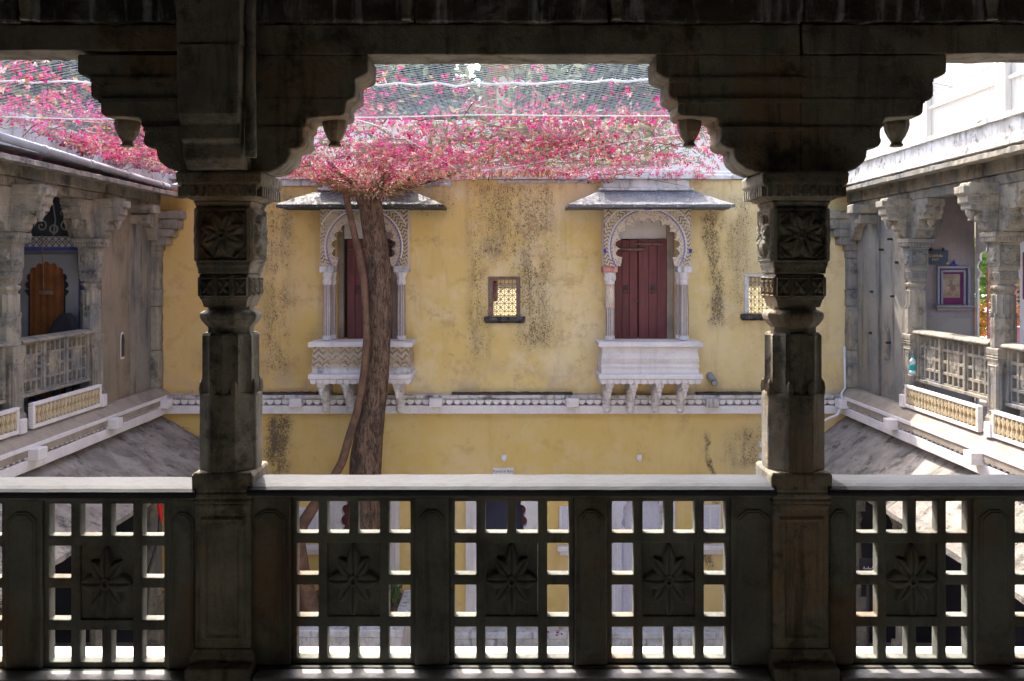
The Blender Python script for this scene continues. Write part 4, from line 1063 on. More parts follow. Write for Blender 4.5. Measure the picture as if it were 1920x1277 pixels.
# ---- left gallery: end wall facing us with a painted doorway
YE = 12.06; q = 145.1
XE = lambda px: (px-CX)/q
ZE = lambda py: (CY-py)/q
def tile_mat(name, ground, line, kx, kz, kind='diamond', acc=None):
    k = NT(name); x, y, z = k.xyz()
    a = k.math('PINGPONG', k.math('MULTIPLY', x, kx), .5); b = k.math('PINGPONG', k.math('MULTIPLY', z, kz), .5)
    s_ = k.math('ADD', a, b)
    if kind == 'diamond': f = k.math('SUBTRACT', 1, k.step(k.math('ABSOLUTE', k.math('SUBTRACT', s_, .5)), .07, .13))
    else: f = k.step(k.vor(26), .28, .36)
    c = k.mix(f, ground, line)
    if acc is not None: c = k.mix(k.math('SUBTRACT', 1, k.step(s_, .16, .22)), c, acc)
    return k.done(c, .5, .4)
ew = MB().box(WALL_L-2.2, WALL_L-.12, YE, YE+.18, -1.75, 1.0).build('end_wall', simple('blue_grey_inner_wall', (.17, .17, .18), (.13, .13, .14), 2, .9, .2), lw)
pd = thing('painted_doorway', 'dark doorway with cusped arch, blue and white painted border and rust curtain', 'doorway', ((XE(90)), YE, -1.75))
cxd = XE(90)
inner = [(cxd+.25, -1.7), (cxd+.25, -.35), (cxd+.30, -.28)]+arch_pts(cxd, -.20, .29, .30, -.2, PI+.2, 80, 9, .13)+[(cxd-.30, -.28), (cxd-.25, -.35), (cxd-.25, -1.7)]
arch_plate(inner, cxd, -.20, cxd-.42, cxd+.42, -1.7, .19, YE-.05, YE-.004).build('arch_panel', simple('grey_panel', (.22, .22, .23), (.18, .18, .19), 3, .8, .2), pd)
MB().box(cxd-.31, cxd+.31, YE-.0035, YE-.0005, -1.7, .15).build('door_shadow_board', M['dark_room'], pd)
m = MB(); n = 16
vs = [(cxd-.22+.44*i/n, YE-.022+.010*math.sin(i*1.9), z) for z in (-1.65, .12) for i in range(n+1)]
m.add(vs, [(i, i+1, n+2+i, n+1+i) for i in range(n)]).build('curtain', M['orange_cloth'], pd, recalc=False, smooth=True)
MB().tube([(cxd-.05, YE-.05, -.62+1.06), (cxd-.03, YE-.05, -.3)], .008, 5).box(cxd-.09, cxd+.08, YE-.06, YE-.03, ZE(552), ZE(545)).build('hanging_bell_pull', M['old_wood'], pd)
bl = tile_mat('blue_rope_tiles', (.05, .06, .28), (.02, .025, .14), 22, 30, 'diamond')
fl_ = tile_mat('white_floral_tiles', (.30, .31, .32), (.03, .035, .07), 17, 17, 'floral', (.18, .04, .03))
rd = tile_mat('red_spot_tiles', (.34, .34, .34), (.05, .05, .07), 12, 12, 'diamond', (.16, .03, .03))
for nm, mt, (a, b, c, d), y in (('blue_border', bl, (cxd+.425, cxd+.47, -1.7, .24), .045), ('floral_border', fl_, (cxd+.473, cxd+.60, -1.7, .24), .040), ('blue_border', bl, (cxd+.603, cxd+.635, -1.7, .24), .045),
                                ('blue_border', bl, (cxd-.47, cxd-.425, -1.7, .24), .045), ('blue_border', bl, (cxd-.47, cxd+.635, .243, .285), .045), ('lozenge_border', rd, (cxd-.45, cxd+.62, .288, .36), .040),
                                ('lozenge_border', rd, (cxd-.40, cxd+.55, .363, .425), .043)):
    MB().box(a, b, YE-y, YE-.002, c, d).build(nm, mt, pd)
# scroll work over the door
m = MB()
def spiral(cx, cz, r, turns, sgn, ph=0):
    return [(cx+sgn*r*(1-i/26)*math.cos(ph+turns*2*PI*i/26), YE-.012, cz+r*(1-i/26)*math.sin(ph+turns*2*PI*i/26)) for i in range(25)]
for sx in (-1, 1):
    m.tube(spiral(cxd+.08+sx*.16, .56, .09, 1.6, sx), .010, 4).tube(spiral(cxd+.08+sx*.33, .50, .06, 1.5, -sx, 2), .009, 4).tube(spiral(cxd+.08+sx*.12, .74, .07, 1.5, -sx, 1), .009, 4)
m.tube([(cxd+.08+.05*math.cos(a*PI/8), YE-.012, .52+.05*math.sin(a*PI/8)) for a in range(17)], .012, 5)
m.tube([(cxd+.08, YE-.012, .44), (cxd+.10, YE-.012, .65), (cxd+.07, YE-.012, .85)], .011, 4)
m.build('painted_scrollwork', simple('pale_painted_scroll', (.24, .25, .26), (.2, .2, .22), 5, .7, .2, 0), pd)
MB().box(cxd-.45, cxd+.62, YE-.009, YE-.002, .43, .95).build('dark_tympanum', simple('dark_tympanum', (.03, .033, .04), (.04, .04, .05), 5, .8, .2, 0), pd)
lbx(MB(), 4.15, 12.05, -2.3, -2.15, -1.75, 1.0).build('back_wall', M['dark_room'], lw)
# a low upholstered seat whose dark back shows behind the railing
ch = thing('low_armchair', 'dark low armchair in shadow beside the painted doorway', 'armchair', (XE(140), 11.6, -1.75))
MB().box(XE(118), XE(160), 11.35, 11.85, -1.45, -1.3).build('seat', M['dark_room'], ch, bevel=.04, seg=3)
MB().prism([(XE(112), -1.3), (XE(158), -1.3), (XE(158), -.62), (XE(150), -.55), (XE(135), -.56), (XE(122), -.66), (XE(114), -.8)], 'y', 11.72, 11.85).build('backrest', M['dark_room'], ch, bevel=.03, seg=2)
for ax in (120, 156):
    for ay in (11.4, 11.8): MB().box(XE(ax)-.02, XE(ax)+.02, ay-.02, ay+.02, -1.75, -1.45).build('leg', M['black'], ch)

# ---- right gallery: end wall, sign, framed picture, arched opening to the garden
XE2 = XE
MB().box(WALL_R+.12, 5.98, YE, YE+.18, -.62, 1.0).build('end_wall', M['mauve'], rw)
MB().box(WALL_R+.12, 5.98, YE+.002, YE+.182, -1.75, -.622).build('end_wall_dado', simple('beige_dado', (.27, .24, .215), (.23, .20, .18), 2, .9, .2), rw)
sn = thing('exit_sign', 'small navy hanging sign with dull gold lettering beside the right gallery column', 'sign', (XE(1756), YE-.05, ZE(483)))
MB().box(XE(1736.5), XE(1775), YE-.045, YE-.02, ZE(496), ZE(470)).build('board', M['navy'], sn, bevel=.004)
text_on('Gokhda', .058, (XE(1751), YE-.047, ZE(479.5)), M['gold'], sn); text_on('EXIT', .045, (XE(1751), YE-.047, ZE(487)), M['gold'], sn)
MB().add([(XE(1770), YE-.047, ZE(495)), (XE(1775), YE-.047, ZE(495)), (XE(1775), YE-.047, ZE(490))], [(0, 1, 2)]).build('corner_mark', M['gold'], sn, recalc=False)
MB().cbox(XE(1745), YE-.01, ZE(468), .01, .012, .02).cbox(XE(1768), YE-.01, ZE(468), .01, .012, .02).build('hook', M['black'], sn)
pf = thing('framed_picture', 'framed figure picture with purple mount in a pale niche of the right gallery', 'picture', (XE(1785), YE-.03, ZE(572)))
m = MB()
for i, (o, y) in enumerate(((0, .05), (.05, .035))):
    a, b, c, d = XE(1755)+o, XE(1816)-o, ZE(572), ZE(499)-o
    w2 = .028
    m.box(a, a+w2, YE-y, YE-.002, c, d).box(b-w2, b, YE-y, YE-.002, c, d).box(a+w2, b-w2, YE-y, YE-.002, d-w2, d)
m.build('niche_frame', simple('grey_blue_frame', (.20, .20, .26), (.17, .17, .22), 4, .7, .3), pf, bevel=.004)
MB().box(XE(1762), XE(1803), YE-.020, YE-.002, ZE(570), ZE(505)).build('mount', M['purple_mat'], pf)
MB().box(XE(1767), XE(1798), YE-.024, YE-.0205, ZE(558), ZE(514)).build('print', M['cream'], pf)
fg = MB(); c0 = XE(1782)
for (dx, dz, r_) in ((0, .06, .022), (.0, .01, .035), (.02, -.04, .045), (-.01, -.09, .04), (.045, .0, .015), (-.045, .01, .014)):
    fg.lathe([(r_*.1, -r_), (r_*.8, -r_*.5), (r_, 0), (r_*.8, r_*.5), (r_*.1, r_)], 8, (c0+dx, YE-.024, ZE(536)+dz))
fg.xf(lambda x, y, z: (x, YE-.0245+(y-YE+.024)*.08, z)).build('dancing_figure', simple('brown_print', (.16, .10, .08), (.22, .15, .11), 20, .8, .2, 0), pf)
MB().box(XE(1749), XE(1822), YE-.10, YE-.002, ZE(576), ZE(572)-.002).box(XE(1753), XE(1818), YE-.06, YE-.002, ZE(582), ZE(576)-.002).build('shelf', M['mauve'], pf, bevel=.005)
MB().box(XE(1781), XE(1794), YE-.02, YE-.002, ZE(499)+.002, ZE(496)).lathe([(.012, ZE(496)), (.02, ZE(493)), (.006, ZE(490)), (.010, ZE(489)), (.002, ZE(487))], 8, (XE(1787.5), YE-.02, 0)).build('blue_crest', M['blue'], pf)
XB = 5.985
# back wall of the right gallery with its arched opening (built in u = y, then mapped)
ya, yb = 10.98, 12.02; c = (ya+yb)/2; a_ = (yb-ya)/2
inner = [(yb-.02, -1.745), (yb-.02, -.12), (yb-.10, -.05)]+arch_pts(c, .0, a_+.0, .34, -.1, PI+.1, 72, 7, .13)+[(ya+.10, -.05), (ya+.02, -.12), (ya+.02, -1.745)]
m = arch_plate(inner, c, .0, ya-.12, YE-.002, -1.745, .999, XB, XB+.025)
m.xf(lambda x, y, z: (y, x, z)).build('garden_arch', M['white'], rw)
rbx(MB(), 4.15, ya-.125, -1.16, -1.0, -1.75, 1.0).build('back_wall', M['white'], rw)
dl = MB()   # pierced red door leaf standing open at the arch
xx0, xx1 = XB+.10, XB+.55
nx, nz = 5, 17
xs = []; zs = []
for i in range(nx): xs += [xx0+(xx1-xx0)*(i+.12)/nx, xx0+(xx1-xx0)*(i+.88)/nx]
xs = [xx0]+xs+[xx1]
for j in range(nz): zs += [-.75+1.05*(j+.15)/nz, -.75+1.05*(j+.80)/nz]
zs = [-.75]+zs+[.30]
dl.plate(xs, zs, {(1+2*i, 1+2*j) for i in range(nx) for j in range(nz)}, 11.93, 11.96)
dlo = thing('pierced_door_leaf', 'red and white pierced door leaf open to the garden in the right gallery', 'door', ((xx0+xx1)/2, 11.94, -1.75))
dl.build('lattice', M['red_jali'], dlo); MB().box(xx0, xx1, 11.93, 11.96, -1.75, -.752).build('lower_board', M['red_jali'], dlo)
tag(rbx(MB(), 10.55, 10.93, -.98, -.94, -.35, .2).build('maroon_shutter', simple('maroon_shutter', (.20, .05, .06), (.16, .04, .05), 5, .7, .3)), 'maroon shutter panel on the white back wall at the right picture edge', 'shutter')

# garden seen through the arch
def leaf_cloud(mb, c, rad, n, size, rr, squash=1.0, clumps=18):
    cl = []
    for _ in range(clumps):
        while True:
            p = Vector((rr.uniform(-1, 1), rr.uniform(-1, 1), rr.uniform(-1, 1)))
            if p.length < 1: break
        cl.append((Vector((c[0]+p.x*rad[0]*.8, c[1]+p.y*rad[1]*.8, c[2]+p.z*rad[2]*.8)), rr.uniform(.22, .45)))
    for i in range(n):
        cc, k = cl[rr.randrange(clumps)]
        d = Vector((rr.gauss(0, 1), rr.gauss(0, 1), rr.gauss(0, .8)))
        d.normalize(); d *= k*(rr.random()**.4)
        p = cc+Vector((d.x*rad[0], d.y*rad[1], d.z*rad[2]))
        a = Vector((rr.gauss(0, 1), rr.gauss(0, 1), rr.gauss(0, .6))).normalized(); b = a.cross(Vector((rr.gauss(0, 1), rr.gauss(0, 1), rr.gauss(0, 1)))).normalized()
        s_ = size*rr.uniform(.6, 1.3)
        mb.add([tuple(p-a*s_), tuple(p+b*s_*.42), tuple(p+a*s_), tuple(p-b*s_*.42)], [(0, 1, 2, 3)])
for (x, y, z0, h, mt, lab, sz) in ((10.5, 20.6, -1.6, .9, 'leaf_orange', 'orange flowering bush glimpsed through the right garden arch', .06), (11.5, 22.0, -1.0, 2.3, 'leaf_lime', 'lime green garden tree glimpsed through the right arch', .09)):
    t = thing('garden_bush', lab, 'bush', (x, y, -1.9), 'garden plants beyond the right arch')
    MB().tube([(x, y, -1.9), (x+.05, y, z0)], [.05, .03], 6).build('stem', M['bark'], t)
    m = MB(); rr = random.Random(3); leaf_cloud(m, (x, y, z0+h*.45), (1.1, 1.1, h*.6), 3500, sz, rr); m.build('foliage', M[mt], t, recalc=False)
struct(MB().box(7.2, 16, 8, 30, G, -1.9).build('garden_terrace', simple('pale_gravel', (.62, .58, .50), (.52, .48, .42), 3, .95, .1)), 'pale raised garden terrace beyond the right gallery')

# ---- pipe, bottle, cloth, parasol pole
P = [lfn(u, .30, 1.285+(.05 if u < 4.5 else 0)) for u in (4.3, 8.0, 9.63)]
dp = thing('drain_pipe', 'long pale grey drain pipe along the left gallery roof', 'pipe', (-4.98, 10, 1.3))
MB().tube([(-4.97, 8.5, 1.30), (-4.97, 13.55, 1.19)], .043, 14).build('pipe_run', M['pvc'], dp, smooth=True)
m = MB()
for yy in (9.9, 11.0, 12.1, 13.2): zz = 1.30-(yy-8.5)*.0218; m.tube([(-4.97, yy-.04, zz), (-4.97, yy+.04, zz)], .049, 14)
m.build('coupling', M['pvc'], dp, smooth=True)
MB().tube([(-4.97, 13.50, 1.19), (-4.90, 13.62, 1.21), (-4.72, 13.7, 1.31)], .042, 12).build('elbow', M['pvc'], dp, smooth=True)
bt = thing('water_bottle', 'small clear water bottle with teal label at the foot of the right gallery column', 'bottle', (X(1715, 11.62), 11.62, -1.41))
bx_, by_, bz_ = WALL_R-.035, 11.66, -1.318
bt.location = (bx_, by_, bz_+E)
MB().lathe([(.030, 0), (.036, .01), (.036, .06)], 14, (bx_, by_, bz_)).lathe([(.036, .125), (.036, .17), (.028, .195), (.014, .205), (.013, .215)], 14, (bx_, by_, bz_)).build('body', simple('pale_clear_plastic', (.45, .55, .55), (.5, .6, .6), 4, .15, .6, 0), bt, smooth=True)
MB().lathe([(.0372, .058), (.0375, .07), (.0375, .12), (.0372, .128)], 14, (bx_, by_, bz_)).build('label', M['teal'], bt, smooth=True)
MB().lathe([(.015, .215), (.015, .235)], 10, (bx_, by_, bz_)).build('cap', M['teal'], bt)
tag(MB().box(WALL_R-.075, WALL_R+.02, 11.60, 11.72, -1.335, -1.3185).build('stone_corbel', M['stone'], bevel=.004), 'little stone corbel under the water bottle', 'corbel')
pr = thing('leaning_pole', 'black pole with a red cloth end leaning in the left courtyard corner', 'pole', (X(270, 11.2), 11.2, G))
pz = [(X(268, 11.2), 11.2, G), (X(277, 11.2), 11.2, Z(1075, 11.2)), (X(292, 11.2), 11.2, Z(1030, 11.2)), (X(299, 11.2), 11.2, Z(990, 11.2)), (X(301, 11.2), 11.2, Z(940, 11.2))]
MB().tube(pz, .018, 6).tube([(X(268, 11.2), 11.2, G), (X(262, 11.2), 11.22, Z(1070, 11.2))], .016, 6).build('pole', M['black'], pr)
MB().tube([(X(303, 11.15), 11.15, Z(975, 11.2)), (X(300, 11.15), 11.15, Z(950, 11.2)), (X(298, 11.15), 11.15, Z(915, 11.2))], [.015, .03, .032], 8).build('red_cloth', M['red_cloth'], pr)
ms = thing('marked_panel', 'dark board with white marks in the shaded right ground floor', 'sign', (X(1632, 10.5), 10.5, -3.5))
xm, ym = 4.42, 0
MB().box(X(1612, 11.5), X(1645, 11.5), 11.5, 11.52, Z(1090, 11.5), Z(1048, 11.5)).build('board', M['dark_room'], ms)
MB().box(X(1626, 11.5), X(1630, 11.5), 11.5, 11.52, G, Z(1090, 11.5)).build('stand', M['black'], ms)
mk = MB()
for i in range(6):
    x = X(1618+i*4, 11.5); mk.tube([(x, 11.49, Z(1066, 11.5)), (x+.012, 11.49, Z(1062+(i % 2)*3, 11.5)), (x+.02, 11.49, Z(1067, 11.5))], .004, 4)
mk.build('white_marks', M['plastic_white'], ms)

# ================================================================= COURTYARD: raised bed, platform
def courtyard_step(x0, x1, y0, y1, zt, mt, label, front='white'):
    t = thing('raised_platform', label, 'platform', ((x0+x1)/2, (y0+y1)/2, G), 'raised kerbed platforms in the courtyard')
    MB().box(x0, x1, y0, y1, G, zt-.10).build('body', M[front], t, bevel=.01)
    MB().box(x0-.03, x1+.03, y0-.05, y0+.18, zt-.098, zt).box(x0-.03, x0+.14, y0+.182, y1, zt-.098, zt).box(x1-.14, x1+.03, y0+.182, y1, zt-.098, zt).build('kerb', M[mt], t, bevel=.012, rough=.004, cell=.1)
    m = MB(); scallops(m, x0, x1, zt-.20, zt-.102, int((x1-x0)/.12), lambda u, d, z: (u, y0-.012-.02*(1-d), z)); m.build('scallop_frieze', M[mt], t)
    return t
zp = -4.78
xa, xb = X(470, 12.4), X(752, 12.4)
tA = courtyard_step(xa, xb, 12.4, 13.94, zp, 'old_white', 'white kerbed planter bed round the tree trunk', 'white')
MB().box(xa+.145, xb-.145, 12.59, 13.90, zp-.10, zp-.02).build('soil', M['soil'], tA, rough=.03, cell=.12)
tB = courtyard_step(X(835, 13.66), X(1400, 13.66), 13.66, 13.94, -5.30, 'old_white', 'low grey step with scalloped edge before the dark doorway', 'old_white')
struct(MB().box(-4.0, 4.0, 5.0, 11.4, G, G+.02).build('courtyard_floor', M['paving']), 'pale courtyard paving')

# ================================================================= BEHIND THE YELLOW WING
rt = thing('rear_terrace_building', 'pale lilac upper terrace wall rising behind the yellow wing', 'building', (1, 19, G))
MB().box(-4.2, 6.0, 18.0, 18.3, G, 2.75).build('terrace_wall', M['lilac'], rt)
MB().box(-4.3, 6.1, 17.9, 18.4, 2.752, 2.86).build('coping', M['old_white'], rt, bevel=.01)
for px_ in (690, 735, 800, 1010):
    x = X(px_, 18)
    f = MB().box(x-.30, x+.30, 17.95, 17.999, 1.5, 2.5).build('window_frame', M['white'], rt); MB().box(x-.22, x+.22, 17.93, 17.949, 1.5, 2.42).build('shutter', M['old_wood'], f)
bt2 = thing('cream_tower', 'cream tower with two arched openings among the trees behind', 'tower', (X(957, 30), 31, G))
MB().box(X(900, 30), X(1010, 30), 30, 32, G, 9.0).build('wall', M['ochre'], bt2)
for px_ in (943, 972):
    x = X(px_, 30); P = [(x-.20, 5.0), (x+.20, 5.0), (x+.20, 5.9), (x+.12, 6.12), (x, 6.2), (x-.12, 6.12), (x-.20, 5.9)]
    MB().prism(P, 'y', 29.9, 29.995).build('arched_opening', simple('pale_cream_panel', (.78, .70, .45), (.7, .62, .4), 3, .8, .2), bt2)
hw_ = thing('high_white_wall', 'tall sunlit whitewashed wall with rain streaks rising behind the right gallery', 'wall', (8, 11, 1))
kk = NT('sunlit_streaked_white'); 
sk = kk.noise(1, 6, .7, kk.vec((1.8, 1.8, .16)))
colr = kk.mix(kk.math('MULTIPLY', kk.step(sk, .52, .68), .6), (.52, .50, .46), (.20, .18, .16))
kk.bump(kk.noise(6, 5), .3, .01); kk.done(colr, .9, .2)
MB().box(7.6, 7.9, 17.21, 22, -1.9, 9).build('far_wall', kk.m, hw_)
MB().box(7.6, 7.9, 3.0, 17.2, 1.275, 9).build('wall', kk.m, hw_)
for z in (2.9, 4.3): MB().box(7.55, 7.598, 3.0, 17.2, z, z+.05).build('string_moulding', M['white'], hw_)
for yy in (12.0, 14.2, 16.9): MB().box(7.5, 7.598, yy, yy+.3, 1.6, 9).build('buttress', kk.m, hw_)
MB().box(5.95, 7.9, 3.0, 17.2, 1.20, 1.27).build('roof_slab', M['old_white'], hw_)

# background trees (real crowns of leaf faces), two shapes copied
def tree(kind, seed):
    rr = random.Random(seed)
    t = thing('broad_tree', '', 'tree', (0, 0, 0), 'tall trees behind the yellow wing'); t.location = (0, 0, 0)
    MB().tube([(0, 0, 0), (.1, 0, 3), (0, .1, 6), (.1, 0, 9)], [.32, .26, .2, .08], 9).build('trunk', M['bark'], t, local=True, smooth=True)
    b = MB()
    for i in range(9):
        a = rr.uniform(0, 2*PI); z = rr.uniform(4, 8); l = rr.uniform(1.5, 3)
        b.tube([(0, 0, z), (l*.5*math.cos(a), l*.5*math.sin(a), z+.7), (l*math.cos(a), l*math.sin(a), z+1.6)], [.10, .07, .03], 6)
    b.build('limb', M['bark'], t, local=True)
    m = MB(); leaf_cloud(m, (0, 0, 8.6), (3.3, 2.6, 3.9), 26000, .2, rr, clumps=60)
    m.build('crown', M['leaf_far'], t, local=True, recalc=False)
    return t
T1 = tree(0, 21); T2 = tree(1, 33)
spots = [(-11.5, 25, 0, 'leafy tree far left behind the left gallery roof'), (-7.4, 27, 1, 'second tree from the left behind the flowers'), (-3.6, 26, 0, 'tall tree left of the cream tower'),
         (2.6, 27, 1, 'tall tree right of the cream tower'), (5.6, 25.5, 0, 'tree above the right balcony window'), (9.2, 27, 1, 'rightmost tree beside the high white wall'), (-14.8, 30, 1, 'far tree at the left picture edge'), (-.8, 36, 0, 'distant tree behind the cream tower')]
used = {0: False, 1: False}
for x, y, k, lab in spots:
    src = (T1, T2)[k]
    o = src if not used[k] else copy_tree(src); used[k] = True
    o.location = (x, y, 0); o.rotation_euler = (0, 0, R.uniform(0, 6)); o['label'] = lab

# ================================================================= BOUGAINVILLEA TREE
TX, TY = X(712, 12.95), 12.95
tr = thing('bougainvillea_tree', 'thick brown trunk before the left balcony window, its pink flowers on the net above', 'tree', (X(590, 12.6), TY, zp-.05))
pp = [(688, 350, .22), (695, 388, .160), (703, 440, .158), (711, 502, .166), (714, 545, .158), (714, 583, .150), (711, 640, .157), (708, 683, .158), (704, 730, .168), (698, 774, .172), (692, 820, .192), (687, 865, .213), (684, 920, .215), (684, 990, .215), (684, 1090, .25), (684, 1190, .32)]
def dense(pp, Y, sub=5, amp=.0):
    pts = []; rad = []
    for i in range(len(pp)-1):
        for s_ in range(sub):
            t = s_/sub; a, b = pp[i], pp[i+1]
            pts.append((X(a[0]+(b[0]-a[0])*t, Y), Y, Z(a[1]+(b[1]-a[1])*t, Y))); rad.append(a[2]+(b[2]-a[2])*t)
    pts.append((X(pp[-1][0], Y), Y, Z(pp[-1][1], Y))); rad.append(pp[-1][2]); return pts, rad
pts, rad = dense(pp, TY, 7)
m = MB().tube(pts, rad, 40)
v2 = []
n = 40
for i, v in enumerate(m.v):
    c = Vector(pts[min(i//n, len(pts)-1)]); d = Vector(v)-c; a = 2*PI*(i % n)/n; zz = v[2]
    k = 1+.12*mnoise.noise(Vector((math.cos(a)*1.3, math.sin(a)*1.3, zz*1.1)))+.06*mnoise.noise(Vector((math.cos(a)*4, math.sin(a)*4, zz*2.2)))+.03*mnoise.noise(Vector((math.cos(a)*11, math.sin(a)*11, zz*5)))
    v2.append(tuple(c+d*k))
m.v = v2
m.build('trunk', M['bark'], tr, smooth=True)
ps = [(646, 350, .044), (653, 388, .044), (663, 433, .046), (674, 479, .047), (682, 524, .047), (686, 592, .046), (687, 638, .045), (684, 683, .048), (678, 729, .050), (669, 774, .055), (655, 819, .058), (642, 865, .058), (618, 910, .062), (588, 950, .075), (566, 985, .085), (560, 1020, .095), (566, 1070, .11), (578, 1120, .12), (588, 1165, .13), (592, 1195, .145)]
pts2, rad2 = dense(ps, 12.72, 4)
MB().tube(pts2, rad2, 12).build('side_stem', simple('smooth_bark', (.17, .10, .065), (.095, .06, .042), 8, .9, .15, .6), tr, smooth=True)
NZ = 1.40
HX, HY = X(695, 12.85), 12.85
def netz(x, y):
    r = math.hypot(x-HX, (y-HY)*1.1)
    z = NZ+.035*mnoise.noise(Vector((x*.7, y*.7, 0)))-.05*math.sin((y-6)*.8)**2
    z -= .36*math.exp(-(r/.55)**2)
    if y > 13.2 and x > .5: z -= (y-13.2)*.18*max(0, math.sin((x-.5)*1.15))
    return z
br = MB(); rr = random.Random(5)
base = Vector((X(705, TY), TY, Z(362, TY)))
tips = []
for i in range(13):
    a = rr.uniform(0, 2*PI); l = rr.uniform(1.0, 3.8)
    P = []
    for k in range(9):
        t = k/8; x = base.x+l*t*math.cos(a+.35*math.sin(t*3+i)); y = base.y+l*t*math.sin(a+.35*math.sin(t*3+i))*1.0
        y = min(y, 13.95)
        z = base.z+(netz(x, y)+.10-base.z)*min(1, t*2.6)+.04*rr.uniform(-1, 1)
        P.append((x, y, z))
    br.tube(P, [.032*(1-.85*k/8) for k in range(9)], 6); tips.append(P)
br.build('branches', M['bark'], tr, smooth=True)
tw = MB()
for i in range(260):      # tangle of dry twigs under the hub
    a = rr.uniform(0, 2*PI); r_ = rr.uniform(.12, .55); x, y = HX+r_*math.cos(a), HY+r_*math.sin(a)*.9; b = a+rr.uniform(-1, 1); l = rr.uniform(.1, .4)
    tw.tube([(x, y, netz(x, y)-.04), (x+l*.5*math.cos(b), min(13.9, y+l*.5*math.sin(b)), netz(x, y)+rr.uniform(-.08, .06)), (x+l*math.cos(b), min(13.95, y+l*math.sin(b)), netz(x, y)+rr.uniform(-.12, .15))], [.009, .007, .003], 3)
for i in range(520):
    y = 7.0+7.0*rr.random()**.65; x = rr.uniform(-5.3, 2.0)
    a = rr.uniform(0, 2*PI); l = rr.uniform(.15, .6); z = netz(x, y)
    P = [(x, y, z+.03), (x+l*.5*math.cos(a), y+l*.5*math.sin(a), z+rr.uniform(-.03, .08)), (x+l*math.cos(a), min(y+l*math.sin(a), 13.98), z+rr.uniform(-.10, .10))]
    tw.tube(P, [.008, .006, .003], 3)
tw.build('twigs', M['leaf_dry'], tr, recalc=False)['kind'] = 'stuff'
def dens(x, y):
    g = .5+.9*mnoise.noise(Vector((x*.75, y*.75, 3)))+.35*mnoise.noise(Vector((x*2.2, y*2.2, 1)))
    d = min(1, max(0, (y-6.2)/3.6))**1.1
    xr_ = 1.0 if x < .9 else max(.22 if x < 3.1 else 0, 1-(x-.9)/2.0)
    if x < -3.2: d = max(d, .75)
    return max(0, min(1, g))*d*xr_
def bract(mb, p, s_, rr):
    ax = Vector((rr.gauss(0, 1), rr.gauss(0, 1), rr.gauss(0, .9))).normalized()
    t = ax.orthogonal().normalized(); b = ax.cross(t); a0 = rr.uniform(0, 6)
    for k in range(3):
        a = a0+k*2.1; d = t*math.cos(a)+b*math.sin(a); e = t*math.cos(a+1.57)+b*math.sin(a+1.57)
        q0 = p; q1 = p+d*s_*.5+e*s_*.38+ax*s_*.35; q2 = p+d*s_+ax*s_*.45; q3 = p+d*s_*.5-e*s_*.38+ax*s_*.35
        mb.add([tuple(q0), tuple(q1), tuple(q2), tuple(q3)], [(0, 1, 2, 3)])
fresh, dry, pale, lv = MB(), MB(), MB(), MB()
cnt = 0
rr = random.Random(11)
def leafq(mb, p, s_, zf=.5, w_=.4):
    a = Vector((rr.gauss(0, 1), rr.gauss(0, 1), rr.gauss(0, zf))).normalized(); b = a.orthogonal().normalized()
    mb.add([tuple(p-a*s_), tuple(p+b*s_*w_), tuple(p+a*s_), tuple(p-b*s_*w_)], [(0, 1, 2, 3)])
while cnt < 3500:                      # sprays: several bracts close together, gaps between the sprays
    x, y = rr.uniform(-5.6, 3.2), rr.uniform(6.2, 13.98)
    if rr.random() > dens(x, y): continue
    cnt += 1
    thick = .04+.12*max(0, mnoise.noise(Vector((x*1.1, y*1.1, 8))))
    near = y < 10.2; k = rr.choice((1, 2, 3, 4)) if near else rr.choice((2, 4, 6, 8))
    kind = rr.random(); z0 = netz(x, y)+.02+abs(rr.gauss(0, thick))
    for _ in range(k):
        p = Vector((x+rr.gauss(0, .07), min(13.98, y+rr.gauss(0, .07)), z0+rr.gauss(0, .022)))
        q = kind+rr.uniform(-.15, .15)
        if q < (.70 if near else .42): bract(fresh, p, rr.uniform(.024, .048), rr)
        elif q < .86: bract(dry, p, rr.uniform(.018, .038), rr)
        elif q < 1.02: bract(pale, p, rr.uniform(.018, .034), rr)
        else: bract(dry, p, rr.uniform(.018, .036), rr)
    for _ in range(2):
        if rr.random() < .5: leafq(lv, Vector((x+rr.gauss(0, .06), y, z0+rr.gauss(0, .03))), rr.uniform(.02, .045))
for i in range(3000):                   # thick rim round the tree hub
    a = rr.uniform(0, 2*PI); r_ = abs(rr.gauss(.66, .27)); x = HX+r_*math.cos(a)*1.2; y = min(HY+r_*math.sin(a), 13.97)
    z = netz(x, y)+rr.uniform(-.10, .09); u = rr.random()+.25*mnoise.noise(Vector((x*3, y*3, z*3)))
    if u < .24: bract(fresh, Vector((x, y, z)), rr.uniform(.018, .036), rr)
    elif u < .60: bract(dry, Vector((x, y, z)), rr.uniform(.016, .034), rr)
    elif u < .74: bract(pale, Vector((x, y, z)), rr.uniform(.016, .030), rr)
    else: leafq(lv, Vector((x, y, z-.02)), rr.uniform(.02, .05))
for i in range(1700):
    x, y = max(rr.gauss(-4.85, .22), -5.35), rr.uniform(11.6, 13.9)
    if mnoise.noise(Vector((x, y*1.2, 5))) < -.10: continue
    bract(rr.choice((dry, dry, fresh, pale)), Vector((x, y, 1.40+abs(rr.gauss(0, .10)))), rr.uniform(.018, .038), rr)
